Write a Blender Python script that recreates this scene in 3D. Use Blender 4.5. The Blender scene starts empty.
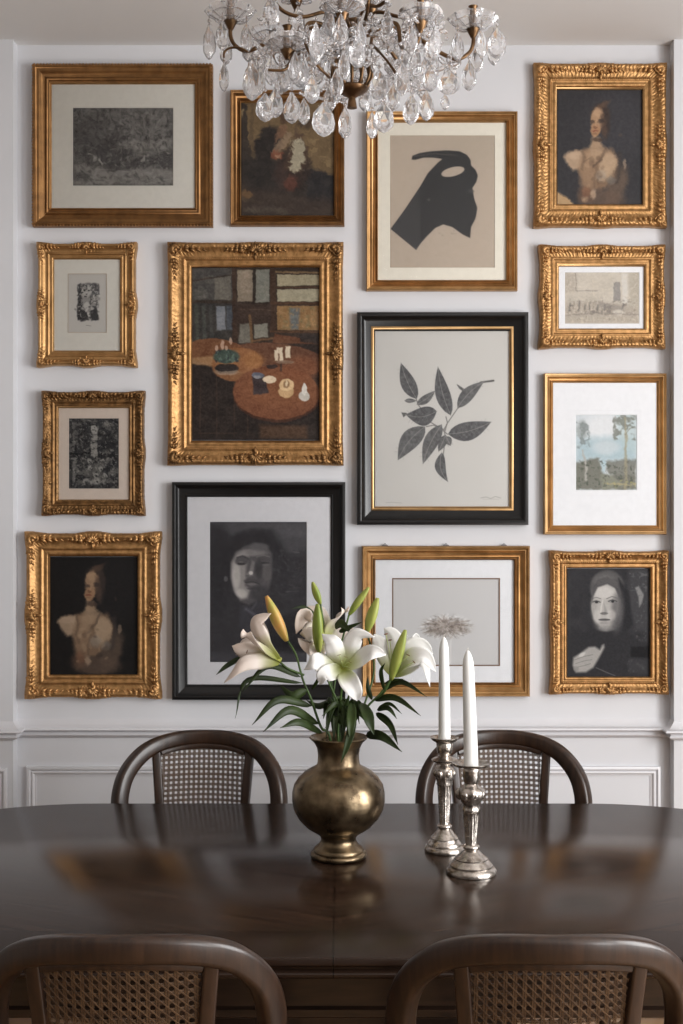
import bpy, math, random
import numpy as np
from mathutils import Vector, Matrix, noise as mnoise

random.seed(7)
COL = bpy.context.scene.collection
PI = math.pi
CAM = (0.0, -3.96, 1.50)
F = 1227.0


def P(px, py, y):
    """a point of the room: picture column and row at the depth y"""
    d = y - CAM[1]
    return Vector(((px - 341.5) * d / F, y, CAM[2] - (py - 512.0) * d / F))


def lin(c):
    r = []
    for v in c[:3]:
        v = v / 255.0
        r.append(v / 12.92 if v <= 0.04045 else ((v + 0.055) / 1.055) ** 2.4)
    return (r[0], r[1], r[2], 1.0)


# ------------------------------------------------------------------ mesh builder
class MB:
    def __init__(self):
        self.v = []
        self.f = []

    def add(self, vs, fs):
        o = len(self.v)
        self.v.extend([tuple(p) for p in vs])
        self.f.extend([tuple(i + o for i in f) for f in fs])

    def box(self, a, b, bev=0.0):
        x0, y0, z0 = [min(a[i], b[i]) for i in range(3)]
        x1, y1, z1 = [max(a[i], b[i]) for i in range(3)]
        if bev <= 0:
            vs = [(x0, y0, z0), (x1, y0, z0), (x1, y1, z0), (x0, y1, z0), (x0, y0, z1), (x1, y0, z1), (x1, y1, z1), (x0, y1, z1)]
            self.add(vs, [(0, 3, 2, 1), (4, 5, 6, 7), (0, 1, 5, 4), (1, 2, 6, 5), (2, 3, 7, 6), (3, 0, 4, 7)])
            return
        rings = []
        for z, i in ((z0, bev), (z0 + bev, 0), (z1 - bev, 0), (z1, bev)):
            rings.append([(x0 + i + (bev if not i else 0) * 0, y0 + i, z), (x1 - i, y0 + i, z), (x1 - i, y1 - i, z), (x0 + i, y1 - i, z)])
        self.loft(rings, True, True)

    def loft(self, rings, cap0=False, cap1=False, closed=True):
        n = len(rings[0])
        vs = [p for r in rings for p in r]
        fs = []
        m = n if closed else n - 1
        for i in range(len(rings) - 1):
            for j in range(m):
                a = i * n + j
                b = i * n + (j + 1) % n
                fs.append((a, b, b + n, a + n))
        if cap0:
            fs.append(tuple(range(n))[::-1])
        if cap1:
            k = (len(rings) - 1) * n
            fs.append(tuple(range(k, k + n)))
        self.add(vs, fs)

    def lathe(self, prof, n=32, c=(0, 0), flute=None, cap=True, sx=1.0):
        rings = []
        for k, (r, z) in enumerate(prof):
            ring = []
            for j in range(n):
                a = 2 * PI * j / n
                rr = r
                if flute and flute[0] <= k <= flute[1]:
                    rr = r * (1 + flute[3] * (abs(math.cos(a * flute[2] / 2)) - 0.6))
                ring.append((c[0] + rr * math.cos(a) * sx, c[1] + rr * math.sin(a), z))
            rings.append(ring)
        self.loft(rings, cap, cap)

    def tube(self, pts, rad, n=8, caps=True):
        pts = [Vector(p) for p in pts]
        if not hasattr(rad, '__len__'):
            rad = [rad] * len(pts)
        rings = []
        up = Vector((0.13, 0.37, 0.92)).normalized()
        A = None
        for i, p in enumerate(pts):
            t = (pts[min(i + 1, len(pts) - 1)] - pts[max(i - 1, 0)])
            if t.length < 1e-9:
                t = Vector((0, 0, 1))
            t.normalize()
            if A is None:
                A = t.cross(up)
                if A.length < 1e-4:
                    A = t.cross(Vector((1, 0, 0)))
            else:
                A = A - t * A.dot(t)
            A.normalize()
            B = t.cross(A)
            rings.append([p + (A * math.cos(2 * PI * j / n) + B * math.sin(2 * PI * j / n)) * rad[i] for j in range(n)])
        self.loft(rings, caps, caps)

    def sweep(self, pts, sec, bdir, caps=True, scale=None, closed=False):
        """sec: list of (a,b); a along T x B in the plane, b along bdir"""
        pts = [Vector(p) for p in pts]
        N = len(pts)
        rings = []
        for i, p in enumerate(pts):
            if closed:
                t = pts[(i + 1) % N] - pts[i - 1]
            else:
                t = pts[min(i + 1, N - 1)] - pts[max(i - 1, 0)]
            t.normalize()
            B = Vector(bdir(i) if callable(bdir) else bdir)
            B = (B - t * B.dot(t)).normalized()
            A = t.cross(B).normalized()
            s = scale[i] if scale else (1, 1)
            rings.append([p + A * (a * s[0]) + B * (b * s[1]) for a, b in sec])
        if closed:
            rings.append(rings[0])
        self.loft(rings, caps and not closed, caps and not closed)

    def ell(self, c, ax, ay, az, nu=10, nv=6):
        c, ax, ay, az = Vector(c), Vector(ax), Vector(ay), Vector(az)
        vs = [c + az]
        for i in range(1, nv):
            ph = PI * i / nv
            for j in range(nu):
                th = 2 * PI * j / nu
                vs.append(c + az * math.cos(ph) + (ax * math.cos(th) + ay * math.sin(th)) * math.sin(ph))
        vs.append(c - az)
        fs = []
        for j in range(nu):
            fs.append((0, 1 + j, 1 + (j + 1) % nu))
        for i in range(nv - 2):
            for j in range(nu):
                a = 1 + i * nu + j
                b = 1 + i * nu + (j + 1) % nu
                fs.append((a, a + nu, b + nu, b))
        k = 1 + (nv - 2) * nu
        for j in range(nu):
            fs.append((len(vs) - 1, k + (j + 1) % nu, k + j))
        self.add(vs, fs)

    def ball(self, c, r, nu=10, nv=6):
        self.ell(c, (r, 0, 0), (0, r, 0), (0, 0, r), nu, nv)

    def build(self, name, mat, parent=None, smooth=True, world=True, auto=None):
        """world: the shapes are given in room coordinates and the parent's place is taken off"""
        me = bpy.data.meshes.new(name)
        o = Vector((0, 0, 0))
        if parent is not None and world:
            q = parent
            while q is not None:
                o += q.location
                q = q.parent
        me.from_pydata([(p[0] - o[0], p[1] - o[1], p[2] - o[2]) for p in self.v], [], self.f)
        me.update()
        ob = bpy.data.objects.new(name, me)
        COL.objects.link(ob)
        ob.parent = parent
        if mat:
            me.materials.append(mat)
        if smooth:
            me.shade_smooth()
            if auto:
                me.set_sharp_from_angle(angle=math.radians(auto))
        return ob


def empty(name, loc, label, cat, group=None, rz=0):
    o = bpy.data.objects.new(name, None)
    o.empty_display_size = 0.05
    COL.objects.link(o)
    o.location = loc
    o.rotation_euler = (0, 0, rz)
    tag(o, label, cat, group)
    return o


def tag(o, label=None, cat=None, group=None, kind=None):
    if label:
        o['label'] = label
    if cat:
        o['category'] = cat
    if group:
        o['group'] = group
    if kind:
        o['kind'] = kind
    return o


def struct(o, label=None):
    o['kind'] = 'structure'
    if label:
        o['label'] = label
    return o


def kids(o):
    return [c for c in COL.objects if c.parent == o]


def copy_tree(o, parent=None):
    c = o.copy()
    COL.objects.link(c)
    c.parent = parent
    for ch in kids(o):
        copy_tree(ch, c)
    return c


def bez(p0, p1, p2, n=12):
    p0, p1, p2 = Vector(p0), Vector(p1), Vector(p2)
    return [p0 * (1 - t) ** 2 + p1 * 2 * t * (1 - t) + p2 * t * t for t in [i / n for i in range(n + 1)]]


def spline(pts, n=8):
    """Catmull-Rom through the points"""
    pts = [Vector(p) for p in pts]
    out = []
    q = [pts[0] * 2 - pts[1]] + pts + [pts[-1] * 2 - pts[-2]]
    for i in range(1, len(q) - 2):
        for k in range(n):
            t = k / n
            a, b, c, d = q[i - 1], q[i], q[i + 1], q[i + 2]
            out.append(0.5 * ((2 * b) + (c - a) * t + (2 * a - 5 * b + 4 * c - d) * t * t + (3 * b - a - 3 * c + d) * t ** 3))
    out.append(pts[-1])
    return out


# ------------------------------------------------------------------ materials
def newmat(name):
    m = bpy.data.materials.new(name)
    m.use_nodes = True
    nt = m.node_tree
    nt.nodes.clear()
    return m, nt, nt.nodes, nt.links


def pbr(name, c1, c2=None, scale=8.0, metal=0.0, rough=0.5, bump=0.0, bscale=60.0, coat=0.0, stretch=(1, 1, 1), detail=4,
        spec=0.5, rvar=0.0, cmin=0.35, cmax=0.65, trans=0.0, sheen=0.0, ior=1.5):
    m, nt, N, L = newmat(name)
    out = N.new('ShaderNodeOutputMaterial')
    b = N.new('ShaderNodeBsdfPrincipled')
    b.inputs['Metallic'].default_value = metal
    b.inputs['Roughness'].default_value = rough
    b.inputs['Specular IOR Level'].default_value = spec
    b.inputs['Coat Weight'].default_value = coat
    b.inputs['Coat Roughness'].default_value = 0.15
    b.inputs['Transmission Weight'].default_value = trans
    b.inputs['IOR'].default_value = ior
    tc = N.new('ShaderNodeTexCoord')
    mp = N.new('ShaderNodeMapping')
    mp.inputs['Scale'].default_value = stretch
    L.new(tc.outputs['Object'], mp.inputs['Vector'])
    nz = N.new('ShaderNodeTexNoise')
    nz.inputs['Scale'].default_value = scale
    nz.inputs['Detail'].default_value = detail
    L.new(mp.outputs[0], nz.inputs['Vector'])
    if c2 is not None:
        rp = N.new('ShaderNodeValToRGB')
        rp.color_ramp.elements[0].position = cmin
        rp.color_ramp.elements[1].position = cmax
        rp.color_ramp.elements[0].color = lin(c1)
        rp.color_ramp.elements[1].color = lin(c2)
        L.new(nz.outputs['Fac'], rp.inputs[0])
        L.new(rp.outputs[0], b.inputs['Base Color'])
    else:
        b.inputs['Base Color'].default_value = lin(c1)
    if rvar:
        mr = N.new('ShaderNodeMapRange')
        mr.inputs['To Min'].default_value = rough - rvar
        mr.inputs['To Max'].default_value = rough + rvar
        L.new(nz.outputs['Fac'], mr.inputs[0])
        L.new(mr.outputs[0], b.inputs['Roughness'])
    if bump:
        n2 = N.new('ShaderNodeTexNoise')
        n2.inputs['Scale'].default_value = bscale
        n2.inputs['Detail'].default_value = 3
        L.new(mp.outputs[0], n2.inputs['Vector'])
        bp = N.new('ShaderNodeBump')
        bp.inputs['Strength'].default_value = bump
        bp.inputs['Distance'].default_value = 0.002
        L.new(n2.outputs['Fac'], bp.inputs['Height'])
        L.new(bp.outputs[0], b.inputs['Normal'])
    L.new(b.outputs[0], out.inputs[0])
    return m


M = {}
M['wall'] = pbr('white_wall_paint', (210, 211, 215), (214, 215, 219), 3, rough=0.6, bump=0.05, bscale=150, spec=0.3)
M['ceiling'] = pbr('ceiling_paint', (224, 223, 222), (228, 227, 226), 2, rough=0.8, spec=0.2)
M['trim'] = pbr('satin_trim_paint', (212, 212, 216), (216, 216, 220), 3, rough=0.4, spec=0.4)
M['plaster'] = pbr('room_plaster', (138, 134, 130), (146, 142, 138), 2, rough=0.8, spec=0.2)
M['gold_bronze'] = pbr('bronzed_gilding', (126, 92, 58), (152, 112, 70), 30, metal=0.85, rough=0.42, bump=0.15, bscale=240, rvar=0.06)
M['gold'] = pbr('antique_gilding', (168, 130, 84), (196, 154, 104), 26, metal=0.85, rough=0.42, bump=0.15, bscale=240, rvar=0.06)
M['gold_light'] = pbr('bright_gilding', (180, 144, 98), (202, 164, 116), 20, metal=0.85, rough=0.4, bump=0.1, bscale=200, rvar=0.06)
M['gold_carved'] = pbr('carved_gilding', (158, 120, 76), (194, 150, 100), 60, metal=0.85, rough=0.46, bump=0.3, bscale=260, rvar=0.08)
M['gold_carved_dark'] = pbr('carved_bronze_gilding', (110, 82, 52), (156, 118, 76), 60, metal=0.85, rough=0.46, bump=0.3, bscale=260, rvar=0.08)
M['black'] = pbr('black_lacquer', (14, 14, 15), (18, 18, 19), 20, rough=0.3, bump=0.05, bscale=120, spec=0.5)
M['mat_ivory'] = pbr('ivory_mount_board', (226, 224, 216), (230, 228, 220), 60, rough=0.85, spec=0.1)
M['mat_white'] = pbr('white_mount_board', (224, 225, 228), (228, 229, 232), 60, rough=0.85, spec=0.1)
M['mat_grey'] = pbr('cool_mount_board', (218, 218, 222), (222, 222, 226), 60, rough=0.85, spec=0.1)
M['mat_pink'] = pbr('blush_mount_board', (222, 208, 196), (226, 212, 200), 60, rough=0.85, spec=0.1)
M['mat_cream'] = pbr('cream_mount_board', (228, 223, 210), (232, 227, 214), 60, rough=0.85, spec=0.1)
M['brown_line'] = pbr('brown_wash_line', (120, 96, 78), rough=0.8)
M['tan_line'] = pbr('tan_wash_line', (196, 178, 160), rough=0.8)
M['pewter'] = pbr('grey_metal_hook', (120, 120, 122), metal=0.8, rough=0.4)
M['walnut'] = pbr('dark_walnut_chair', (36, 23, 16), (54, 36, 25), 14, rough=0.36, stretch=(6, 6, 1), bump=0.06, bscale=60, coat=0.1)
M['cane'] = pbr('woven_cane', (70, 52, 38), (92, 70, 50), 90, rough=0.55, spec=0.3)
M['leather'] = pbr('seat_cane', (120, 92, 64), (142, 110, 78), 40, rough=0.55)
M['table_edge'] = pbr('walnut_table_moulding', (30, 21, 16), (48, 33, 25), 10, rough=0.3, stretch=(1, 8, 8), coat=0.3)
M['brass_vase'] = pbr('aged_brass', (76, 64, 50), (142, 124, 98), 30, metal=0.94, rough=0.3, bump=0.25, bscale=90, rvar=0.1, detail=8, cmin=0.3, cmax=0.62)
M['vase_inside'] = pbr('dark_vase_inside', (30, 24, 18), rough=0.7)
M['silver'] = pbr('tarnished_silver', (120, 110, 100), (204, 196, 188), 60, metal=0.94, rough=0.25, bump=0.25, bscale=150, rvar=0.08, cmin=0.3, cmax=0.55)
M['wax'] = pbr('white_wax', (232, 232, 230), (238, 238, 236), 10, rough=0.45, spec=0.4)
M['wick'] = pbr('cotton_wick', (225, 220, 210), rough=0.9)
M['brass_arm'] = pbr('chandelier_brass', (88, 66, 46), (124, 96, 68), 30, metal=0.9, rough=0.36, rvar=0.08)
M['stem'] = pbr('lily_stem_green', (52, 76, 34), (78, 104, 48), 30, rough=0.5)
M['bud'] = pbr('lily_bud_green', (112, 130, 48), (156, 162, 80), 26, rough=0.45, stretch=(2, 2, 0.3))
M['bud_orange'] = pbr('lily_bud_orange', (206, 150, 84), (158, 160, 76), 22, rough=0.45, stretch=(2, 2, 0.6))
M['throat'] = pbr('lily_throat', (170, 176, 70), (200, 200, 110), 30, rough=0.5)
M['anther'] = pbr('anther_brown', (120, 62, 30), (90, 48, 26), 50, rough=0.8)
M['filament'] = pbr('filament_green', (196, 208, 140), rough=0.5)


def leafmat():
    m = pbr('lily_leaf', (26, 38, 15), (48, 62, 26), 18, rough=0.48, spec=0.3)
    return m


M['leaf'] = leafmat()


def petal_mat(name, c1, c2):
    m, nt, N, L = newmat(name)
    out = N.new('ShaderNodeOutputMaterial')
    b = N.new('ShaderNodeBsdfPrincipled')
    b.inputs['Roughness'].default_value = 0.5
    b.inputs['Specular IOR Level'].default_value = 0.3
    at = N.new('ShaderNodeAttribute')
    at.attribute_name = 'along'
    rp = N.new('ShaderNodeValToRGB')
    rp.color_ramp.elements[0].position = 0.05
    rp.color_ramp.elements[0].color = lin((188, 196, 104))
    rp.color_ramp.elements[1].position = 0.42
    rp.color_ramp.elements[1].color = lin(c1)
    e = rp.color_ramp.elements.new(1.0)
    e.color = lin(c2)
    L.new(at.outputs['Fac'], rp.inputs[0])
    L.new(rp.outputs[0], b.inputs['Base Color'])
    tr = N.new('ShaderNodeBsdfTranslucent')
    L.new(rp.outputs[0], tr.inputs[0])
    mx = N.new('ShaderNodeMixShader')
    mx.inputs[0].default_value = 0.28
    L.new(b.outputs[0], mx.inputs[1])
    L.new(tr.outputs[0], mx.inputs[2])
    L.new(mx.outputs[0], out.inputs[0])
    return m


M['petal'] = petal_mat('lily_petal', (240, 239, 236), (243, 242, 240))
M['petal_blush'] = petal_mat('lily_petal_blush', (236, 226, 218), (232, 216, 204))


def glassmat(name, tint, rough, solid):
    m, nt, N, L = newmat(name)
    out = N.new('ShaderNodeOutputMaterial')
    if solid:
        g = N.new('ShaderNodeBsdfGlass')
        g.inputs['Color'].default_value = tint
        g.inputs['Roughness'].default_value = rough
        g.inputs['IOR'].default_value = 1.52
        df = N.new('ShaderNodeBsdfDiffuse')
        df.inputs[0].default_value = (0.9, 0.9, 0.92, 1)
        mx = N.new('ShaderNodeMixShader')
        mx.inputs[0].default_value = 0.13
        L.new(g.outputs[0], mx.inputs[1])
        L.new(df.outputs[0], mx.inputs[2])
        L.new(mx.outputs[0], out.inputs[0])
    else:
        t = N.new('ShaderNodeBsdfTransparent')
        t.inputs[0].default_value = tint
        g = N.new('ShaderNodeBsdfGlossy')
        g.inputs['Roughness'].default_value = rough
        fr = N.new('ShaderNodeFresnel')
        fr.inputs[0].default_value = 1.25
        mx = N.new('ShaderNodeMixShader')
        L.new(fr.outputs[0], mx.inputs[0])
        L.new(t.outputs[0], mx.inputs[1])
        L.new(g.outputs[0], mx.inputs[2])
        L.new(mx.outputs[0], out.inputs[0])
    return m


M['pane'] = glassmat('picture_glass', (1, 1, 1, 1), 0.03, False)
M['crystal'] = glassmat('cut_crystal', (0.99, 0.99, 0.995, 1), 0.06, True)


def artmat(name, rough=0.8, spec=0.15):
    m, nt, N, L = newmat(name)
    out = N.new('ShaderNodeOutputMaterial')
    b = N.new('ShaderNodeBsdfPrincipled')
    b.inputs['Roughness'].default_value = rough
    b.inputs['Specular IOR Level'].default_value = spec
    at = N.new('ShaderNodeAttribute')
    at.attribute_name = 'paint'
    L.new(at.outputs['Color'], b.inputs['Base Color'])
    tc = N.new('ShaderNodeTexCoord')
    nz = N.new('ShaderNodeTexNoise')
    nz.inputs['Scale'].default_value = 400
    L.new(tc.outputs['Object'], nz.inputs['Vector'])
    bp = N.new('ShaderNodeBump')
    bp.inputs['Strength'].default_value = 0.1
    bp.inputs['Distance'].default_value = 0.001
    L.new(nz.outputs['Fac'], bp.inputs['Height'])
    L.new(bp.outputs[0], b.inputs['Normal'])
    L.new(b.outputs[0], out.inputs[0])
    return m


M['paper'] = artmat('printed_paper')
M['oil'] = artmat('oil_painting', 0.6, 0.25)


def math_node(N, L, op, a, b=None, c=None):
    n = N.new('ShaderNodeMath')
    n.operation = op
    for i, q in enumerate((a, b, c)):
        if q is None:
            continue
        if isinstance(q, (int, float)):
            n.inputs[i].default_value = q
        else:
            L.new(q, n.inputs[i])
    return n.outputs[0]


def table_mat():
    m, nt, N, L = newmat('book_matched_walnut_top')
    out = N.new('ShaderNodeOutputMaterial')
    b = N.new('ShaderNodeBsdfPrincipled')
    tc = N.new('ShaderNodeTexCoord')
    sp = N.new('ShaderNodeSeparateXYZ')
    L.new(tc.outputs['Object'], sp.inputs[0])
    x, y = sp.outputs[0], sp.outputs[1]
    mn = lambda *a: math_node(N, L, *a)
    ax = mn('ABSOLUTE', mn('ADD', x, 0.014))
    ay = mn('ABSOLUTE', y)
    # feathered grain running out from the centre joints
    a = mn('ADD', mn('MULTIPLY', ax, 0.42), mn('MULTIPLY', ay, 0.9))
    c = mn('SUBTRACT', mn('MULTIPLY', ax, 0.9), mn('MULTIPLY', ay, 0.42))
    cv = N.new('ShaderNodeCombineXYZ')
    L.new(mn('MULTIPLY', a, 60), cv.inputs[0])
    L.new(mn('MULTIPLY', c, 1.6), cv.inputs[1])
    n1 = N.new('ShaderNodeTexNoise')
    n1.inputs['Scale'].default_value = 1.6
    n1.inputs['Detail'].default_value = 6
    n1.inputs['Distortion'].default_value = 0.6
    L.new(cv.outputs[0], n1.inputs['Vector'])
    rp = N.new('ShaderNodeValToRGB')
    rp.color_ramp.elements[0].position = 0.3
    rp.color_ramp.elements[0].color = lin((28, 20, 15))
    rp.color_ramp.elements[1].position = 0.7
    rp.color_ramp.elements[1].color = lin((60, 43, 33))
    L.new(n1.outputs['Fac'], rp.inputs[0])
    # crossbanded border
    q = mn('MAXIMUM', mn('SUBTRACT', mn('ABSOLUTE', x), 0.62), 0.0)
    r = mn('SQRT', mn('ADD', mn('MULTIPLY', q, q), mn('MULTIPLY', y, y)))
    cv2 = N.new('ShaderNodeCombineXYZ')
    L.new(mn('MULTIPLY', x, 2.0), cv2.inputs[0])
    L.new(mn('MULTIPLY', r, 30.0), cv2.inputs[1])
    n2 = N.new('ShaderNodeTexNoise')
    n2.inputs['Scale'].default_value = 1.5
    n2.inputs['Detail'].default_value = 5
    L.new(cv2.outputs[0], n2.inputs['Vector'])
    rp2 = N.new('ShaderNodeValToRGB')
    rp2.color_ramp.elements[0].color = lin((30, 21, 17))
    rp2.color_ramp.elements[1].color = lin((50, 36, 28))
    L.new(n2.outputs['Fac'], rp2.inputs[0])
    isb = mn('GREATER_THAN', r, 0.42)
    mx = N.new('ShaderNodeMix')
    mx.data_type = 'RGBA'
    L.new(isb, mx.inputs['Factor'])
    L.new(rp.outputs[0], mx.inputs['A'])
    L.new(rp2.outputs[0], mx.inputs['B'])
    # joints
    j1 = mn('LESS_THAN', ax, 0.0012)
    j2 = mn('LESS_THAN', ay, 0.0028)
    j3 = mn('LESS_THAN', mn('ABSOLUTE', mn('SUBTRACT', r, 0.42)), 0.0018)
    j = mn('MULTIPLY', mn('MAXIMUM', mn('MAXIMUM', j1, j2), j3), 0.9)
    m2 = N.new('ShaderNodeMix')
    m2.data_type = 'RGBA'
    L.new(j, m2.inputs['Factor'])
    L.new(mx.outputs['Result'], m2.inputs['A'])
    m2.inputs['B'].default_value = lin((16, 10, 8))
    L.new(m2.outputs['Result'], b.inputs['Base Color'])
    b.inputs['Specular IOR Level'].default_value = 0.3
    n3 = N.new('ShaderNodeTexNoise')
    n3.inputs['Scale'].default_value = 5
    n3.inputs['Detail'].default_value = 4
    L.new(tc.outputs['Object'], n3.inputs['Vector'])
    mr = N.new('ShaderNodeMapRange')
    mr.inputs['To Min'].default_value = 0.16
    mr.inputs['To Max'].default_value = 0.23
    L.new(n3.outputs['Fac'], mr.inputs[0])
    L.new(mr.outputs[0], b.inputs['Roughness'])
    bp = N.new('ShaderNodeBump')
    bp.inputs['Strength'].default_value = 0.015
    bp.inputs['Distance'].default_value = 0.001
    L.new(n1.outputs['Fac'], bp.inputs['Height'])
    L.new(bp.outputs[0], b.inputs['Normal'])
    L.new(b.outputs[0], out.inputs[0])
    return m


def floor_mat():
    m, nt, N, L = newmat('oak_floor_boards')
    out = N.new('ShaderNodeOutputMaterial')
    b = N.new('ShaderNodeBsdfPrincipled')
    tc = N.new('ShaderNodeTexCoord')
    br = N.new('ShaderNodeTexBrick')
    br.inputs['Scale'].default_value = 1.0
    br.inputs['Brick Width'].default_value = 0.9
    br.inputs['Row Height'].default_value = 0.11
    br.inputs['Mortar Size'].default_value = 0.0015
    br.inputs['Color1'].default_value = lin((176, 136, 92))
    br.inputs['Color2'].default_value = lin((152, 112, 72))
    br.inputs['Mortar'].default_value = lin((70, 48, 30))
    L.new(tc.outputs['Object'], br.inputs['Vector'])
    mp = N.new('ShaderNodeMapping')
    mp.inputs['Scale'].default_value = (2, 30, 1)
    L.new(tc.outputs['Object'], mp.inputs[0])
    nz = N.new('ShaderNodeTexNoise')
    nz.inputs['Scale'].default_value = 3
    nz.inputs['Detail'].default_value = 5
    L.new(mp.outputs[0], nz.inputs['Vector'])
    mx = N.new('ShaderNodeMix')
    mx.data_type = 'RGBA'
    mx.blend_type = 'MULTIPLY'
    mx.inputs['Factor'].default_value = 0.5
    L.new(br.outputs['Color'], mx.inputs['A'])
    L.new(nz.outputs['Color'], mx.inputs['B'])
    L.new(mx.outputs['Result'], b.inputs['Base Color'])
    b.inputs['Roughness'].default_value = 0.4
    L.new(b.outputs[0], out.inputs[0])
    return m


M['tabletop'] = table_mat()
M['floor'] = floor_mat()

# ------------------------------------------------------------------ pictures painted on dense grids
class Art:
    def __init__(s, box, bg, res=1.7, seed=1):
        s.box = box
        x0, y0, x1, y1 = box
        s.nx = int((x1 - x0) * res)
        s.ny = int((y1 - y0) * res)
        s.X, s.Y = np.meshgrid(np.linspace(x0, x1, s.nx), np.linspace(y0, y1, s.ny))
        s.C = np.ones((s.ny, s.nx, 3)) * np.array(bg, float)
        s.U, s.V, s.sc = s.X, s.Y, 1.0
        s.rng = np.random.RandomState(seed)

    def view(s, ox, oy, sc, brush=0.0):
        """brush bends every outline a little, as a loaded brush does"""
        s.U = (s.X - ox) * sc
        s.V = (s.Y - oy) * sc
        s.sc = sc
        if brush:
            for cell, k in ((34, 1.0), (14, 0.8), (7, 0.5)):
                a, b = s.n1(cell) - 0.5, s.n1(cell) - 0.5
                s.U = s.U + a * 2 * brush * k
                s.V = s.V + b * 2 * brush * k
        return s

    def mix(s, m, col, a=1.0):
        m = np.clip(m * a, 0, 1)[..., None]
        s.C = s.C * (1 - m) + np.array(col, float) * m

    def ell(s, cx, cy, rx, ry, col, a=1.0, soft=0.25, rot=0):
        c, sn = math.cos(math.radians(rot)), math.sin(math.radians(rot))
        dx, dy = s.U - cx, s.V - cy
        u = (dx * c + dy * sn) / rx
        v = (-dx * sn + dy * c) / ry
        r = np.sqrt(u * u + v * v)
        m = np.clip((1 - r) / soft + 0.5, 0, 1)
        s.mix(m * m * (3 - 2 * m), col, a)

    def _segd(s, a, b):
        ax, ay = a
        bx, by = b
        dx, dy = bx - ax, by - ay
        q = dx * dx + dy * dy + 1e-9
        t = np.clip(((s.U - ax) * dx + (s.V - ay) * dy) / q, 0, 1)
        return np.hypot(s.U - ax - t * dx, s.V - ay - t * dy), t

    def poly(s, pts, col, a=1.0, soft=3.0):
        d = np.full(s.U.shape, 1e9)
        ins = np.zeros(s.U.shape, bool)
        n = len(pts)
        for i in range(n):
            p, q = pts[i], pts[(i + 1) % n]
            dd, _ = s._segd(p, q)
            d = np.minimum(d, dd)
            if p[1] != q[1]:
                c = ((p[1] > s.V) != (q[1] > s.V)) & (s.U < (q[0] - p[0]) * (s.V - p[1]) / (q[1] - p[1]) + p[0])
                ins ^= c
        sd = np.where(ins, d, -d)
        m = np.clip(sd / soft + 0.5, 0, 1)
        s.mix(m, col, a)
        return m

    def line(s, pts, w, col, a=1.0, soft=2.0, w2=None):
        m = np.zeros(s.U.shape)
        n = len(pts) - 1
        for i in range(n):
            d, t = s._segd(pts[i], pts[i + 1])
            ww = w if w2 is None else w + (w2 - w) * (i + t) / n
            m = np.maximum(m, np.clip((ww / 2 - d) / soft + 0.5, 0, 1))
        s.mix(m, col, a)

    def n1(s, scale, ratio=1.0):
        """smooth value noise 0..1, cells of the given size in view units"""
        u = s.U / scale / ratio
        v = s.V / scale
        u = u - u.min()
        v = v - v.min()
        g = s.rng.rand(int(v.max()) + 3, int(u.max()) + 3)
        iu, iv = u.astype(int), v.astype(int)
        fu, fv = u - iu, v - iv
        fu = fu * fu * (3 - 2 * fu)
        fv = fv * fv * (3 - 2 * fv)
        return (g[iv, iu] * (1 - fu) + g[iv, iu + 1] * fu) * (1 - fv) + (g[iv + 1, iu] * (1 - fu) + g[iv + 1, iu + 1] * fu) * fv

    def fbm(s, scale, o=3, ratio=1.0):
        t, a, w = 0, 1.0, 0
        for k in range(o):
            t = t + s.n1(scale / 2 ** k, ratio) * a
            w += a
            a *= 0.6
        return t / w

    def grain(s, scale, amp, ratio=1.0, o=2, tint=(1, 1, 1)):
        n = (s.fbm(scale, o, ratio) - 0.5) * 2 * amp
        s.C = s.C + n[..., None] * np.array(tint)

    def splash(s, scale, thr, col, a=1.0, box=None, ratio=1.0, soft=0.2, o=2):
        m = np.clip((s.fbm(scale, o, ratio) - thr) / soft, 0, 1)
        if box:
            x0, y0, x1, y1 = box
            e = 0.06 * max(x1 - x0, y1 - y0)
            m = m * np.clip((s.U - x0) / e, 0, 1) * np.clip((x1 - s.U) / e, 0, 1) * np.clip((s.V - y0) / e, 0, 1) * np.clip((y1 - s.V) / e, 0, 1)
        s.mix(m, col, a)

    def build(s, name, mat, parent, y, gain=1.0):
        o = parent.location
        x0, y0, x1, y1 = s.box
        d = y - CAM[1]
        wx = (s.X - 341.5) * d / F - o[0]
        wz = CAM[2] - (s.Y - 512.0) * d / F - o[2]
        n = s.nx * s.ny
        co = np.empty((n, 3))
        co[:, 0] = wx.ravel()
        co[:, 1] = y - o[1]
        co[:, 2] = wz.ravel()
        idx = np.arange(n).reshape(s.ny, s.nx)
        q = np.stack([idx[:-1, :-1], idx[1:, :-1], idx[1:, 1:], idx[:-1, 1:]], -1).reshape(-1, 4)
        # a board behind closes the sheet
        b0 = n
        bk = np.array([[co[0, 0], y + 0.0025 - o[1], co[0, 2]], [co[n - 1, 0], y + 0.0025 - o[1], co[0, 2]],
                       [co[n - 1, 0], y + 0.0025 - o[1], co[n - 1, 2]], [co[0, 0], y + 0.0025 - o[1], co[n - 1, 2]]])
        c4 = [0, s.nx - 1, n - 1, n - s.nx]
        faces = q.tolist() + [[b0, b0 + 1, b0 + 2, b0 + 3]]
        me = bpy.data.meshes.new(name)
        me.from_pydata(np.vstack([co, bk]).tolist(), [], faces)
        at = me.color_attributes.new('paint', 'FLOAT_COLOR', 'POINT')
        c = np.clip(s.C * gain, 0, 255) / 255.0
        c = np.where(c <= 0.04045, c / 12.92, ((c + 0.055) / 1.055) ** 2.4).reshape(-1, 3)
        c = np.vstack([c, np.ones((4, 3)) * 0.3])
        at.data.foreach_set('color', np.hstack([c, np.ones((len(c), 1))]).astype(np.float32).ravel())
        me.materials.append(mat)
        me.update()
        ob = bpy.data.objects.new(name, me)
        COL.objects.link(ob)
        ob.parent = parent
        return ob


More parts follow.
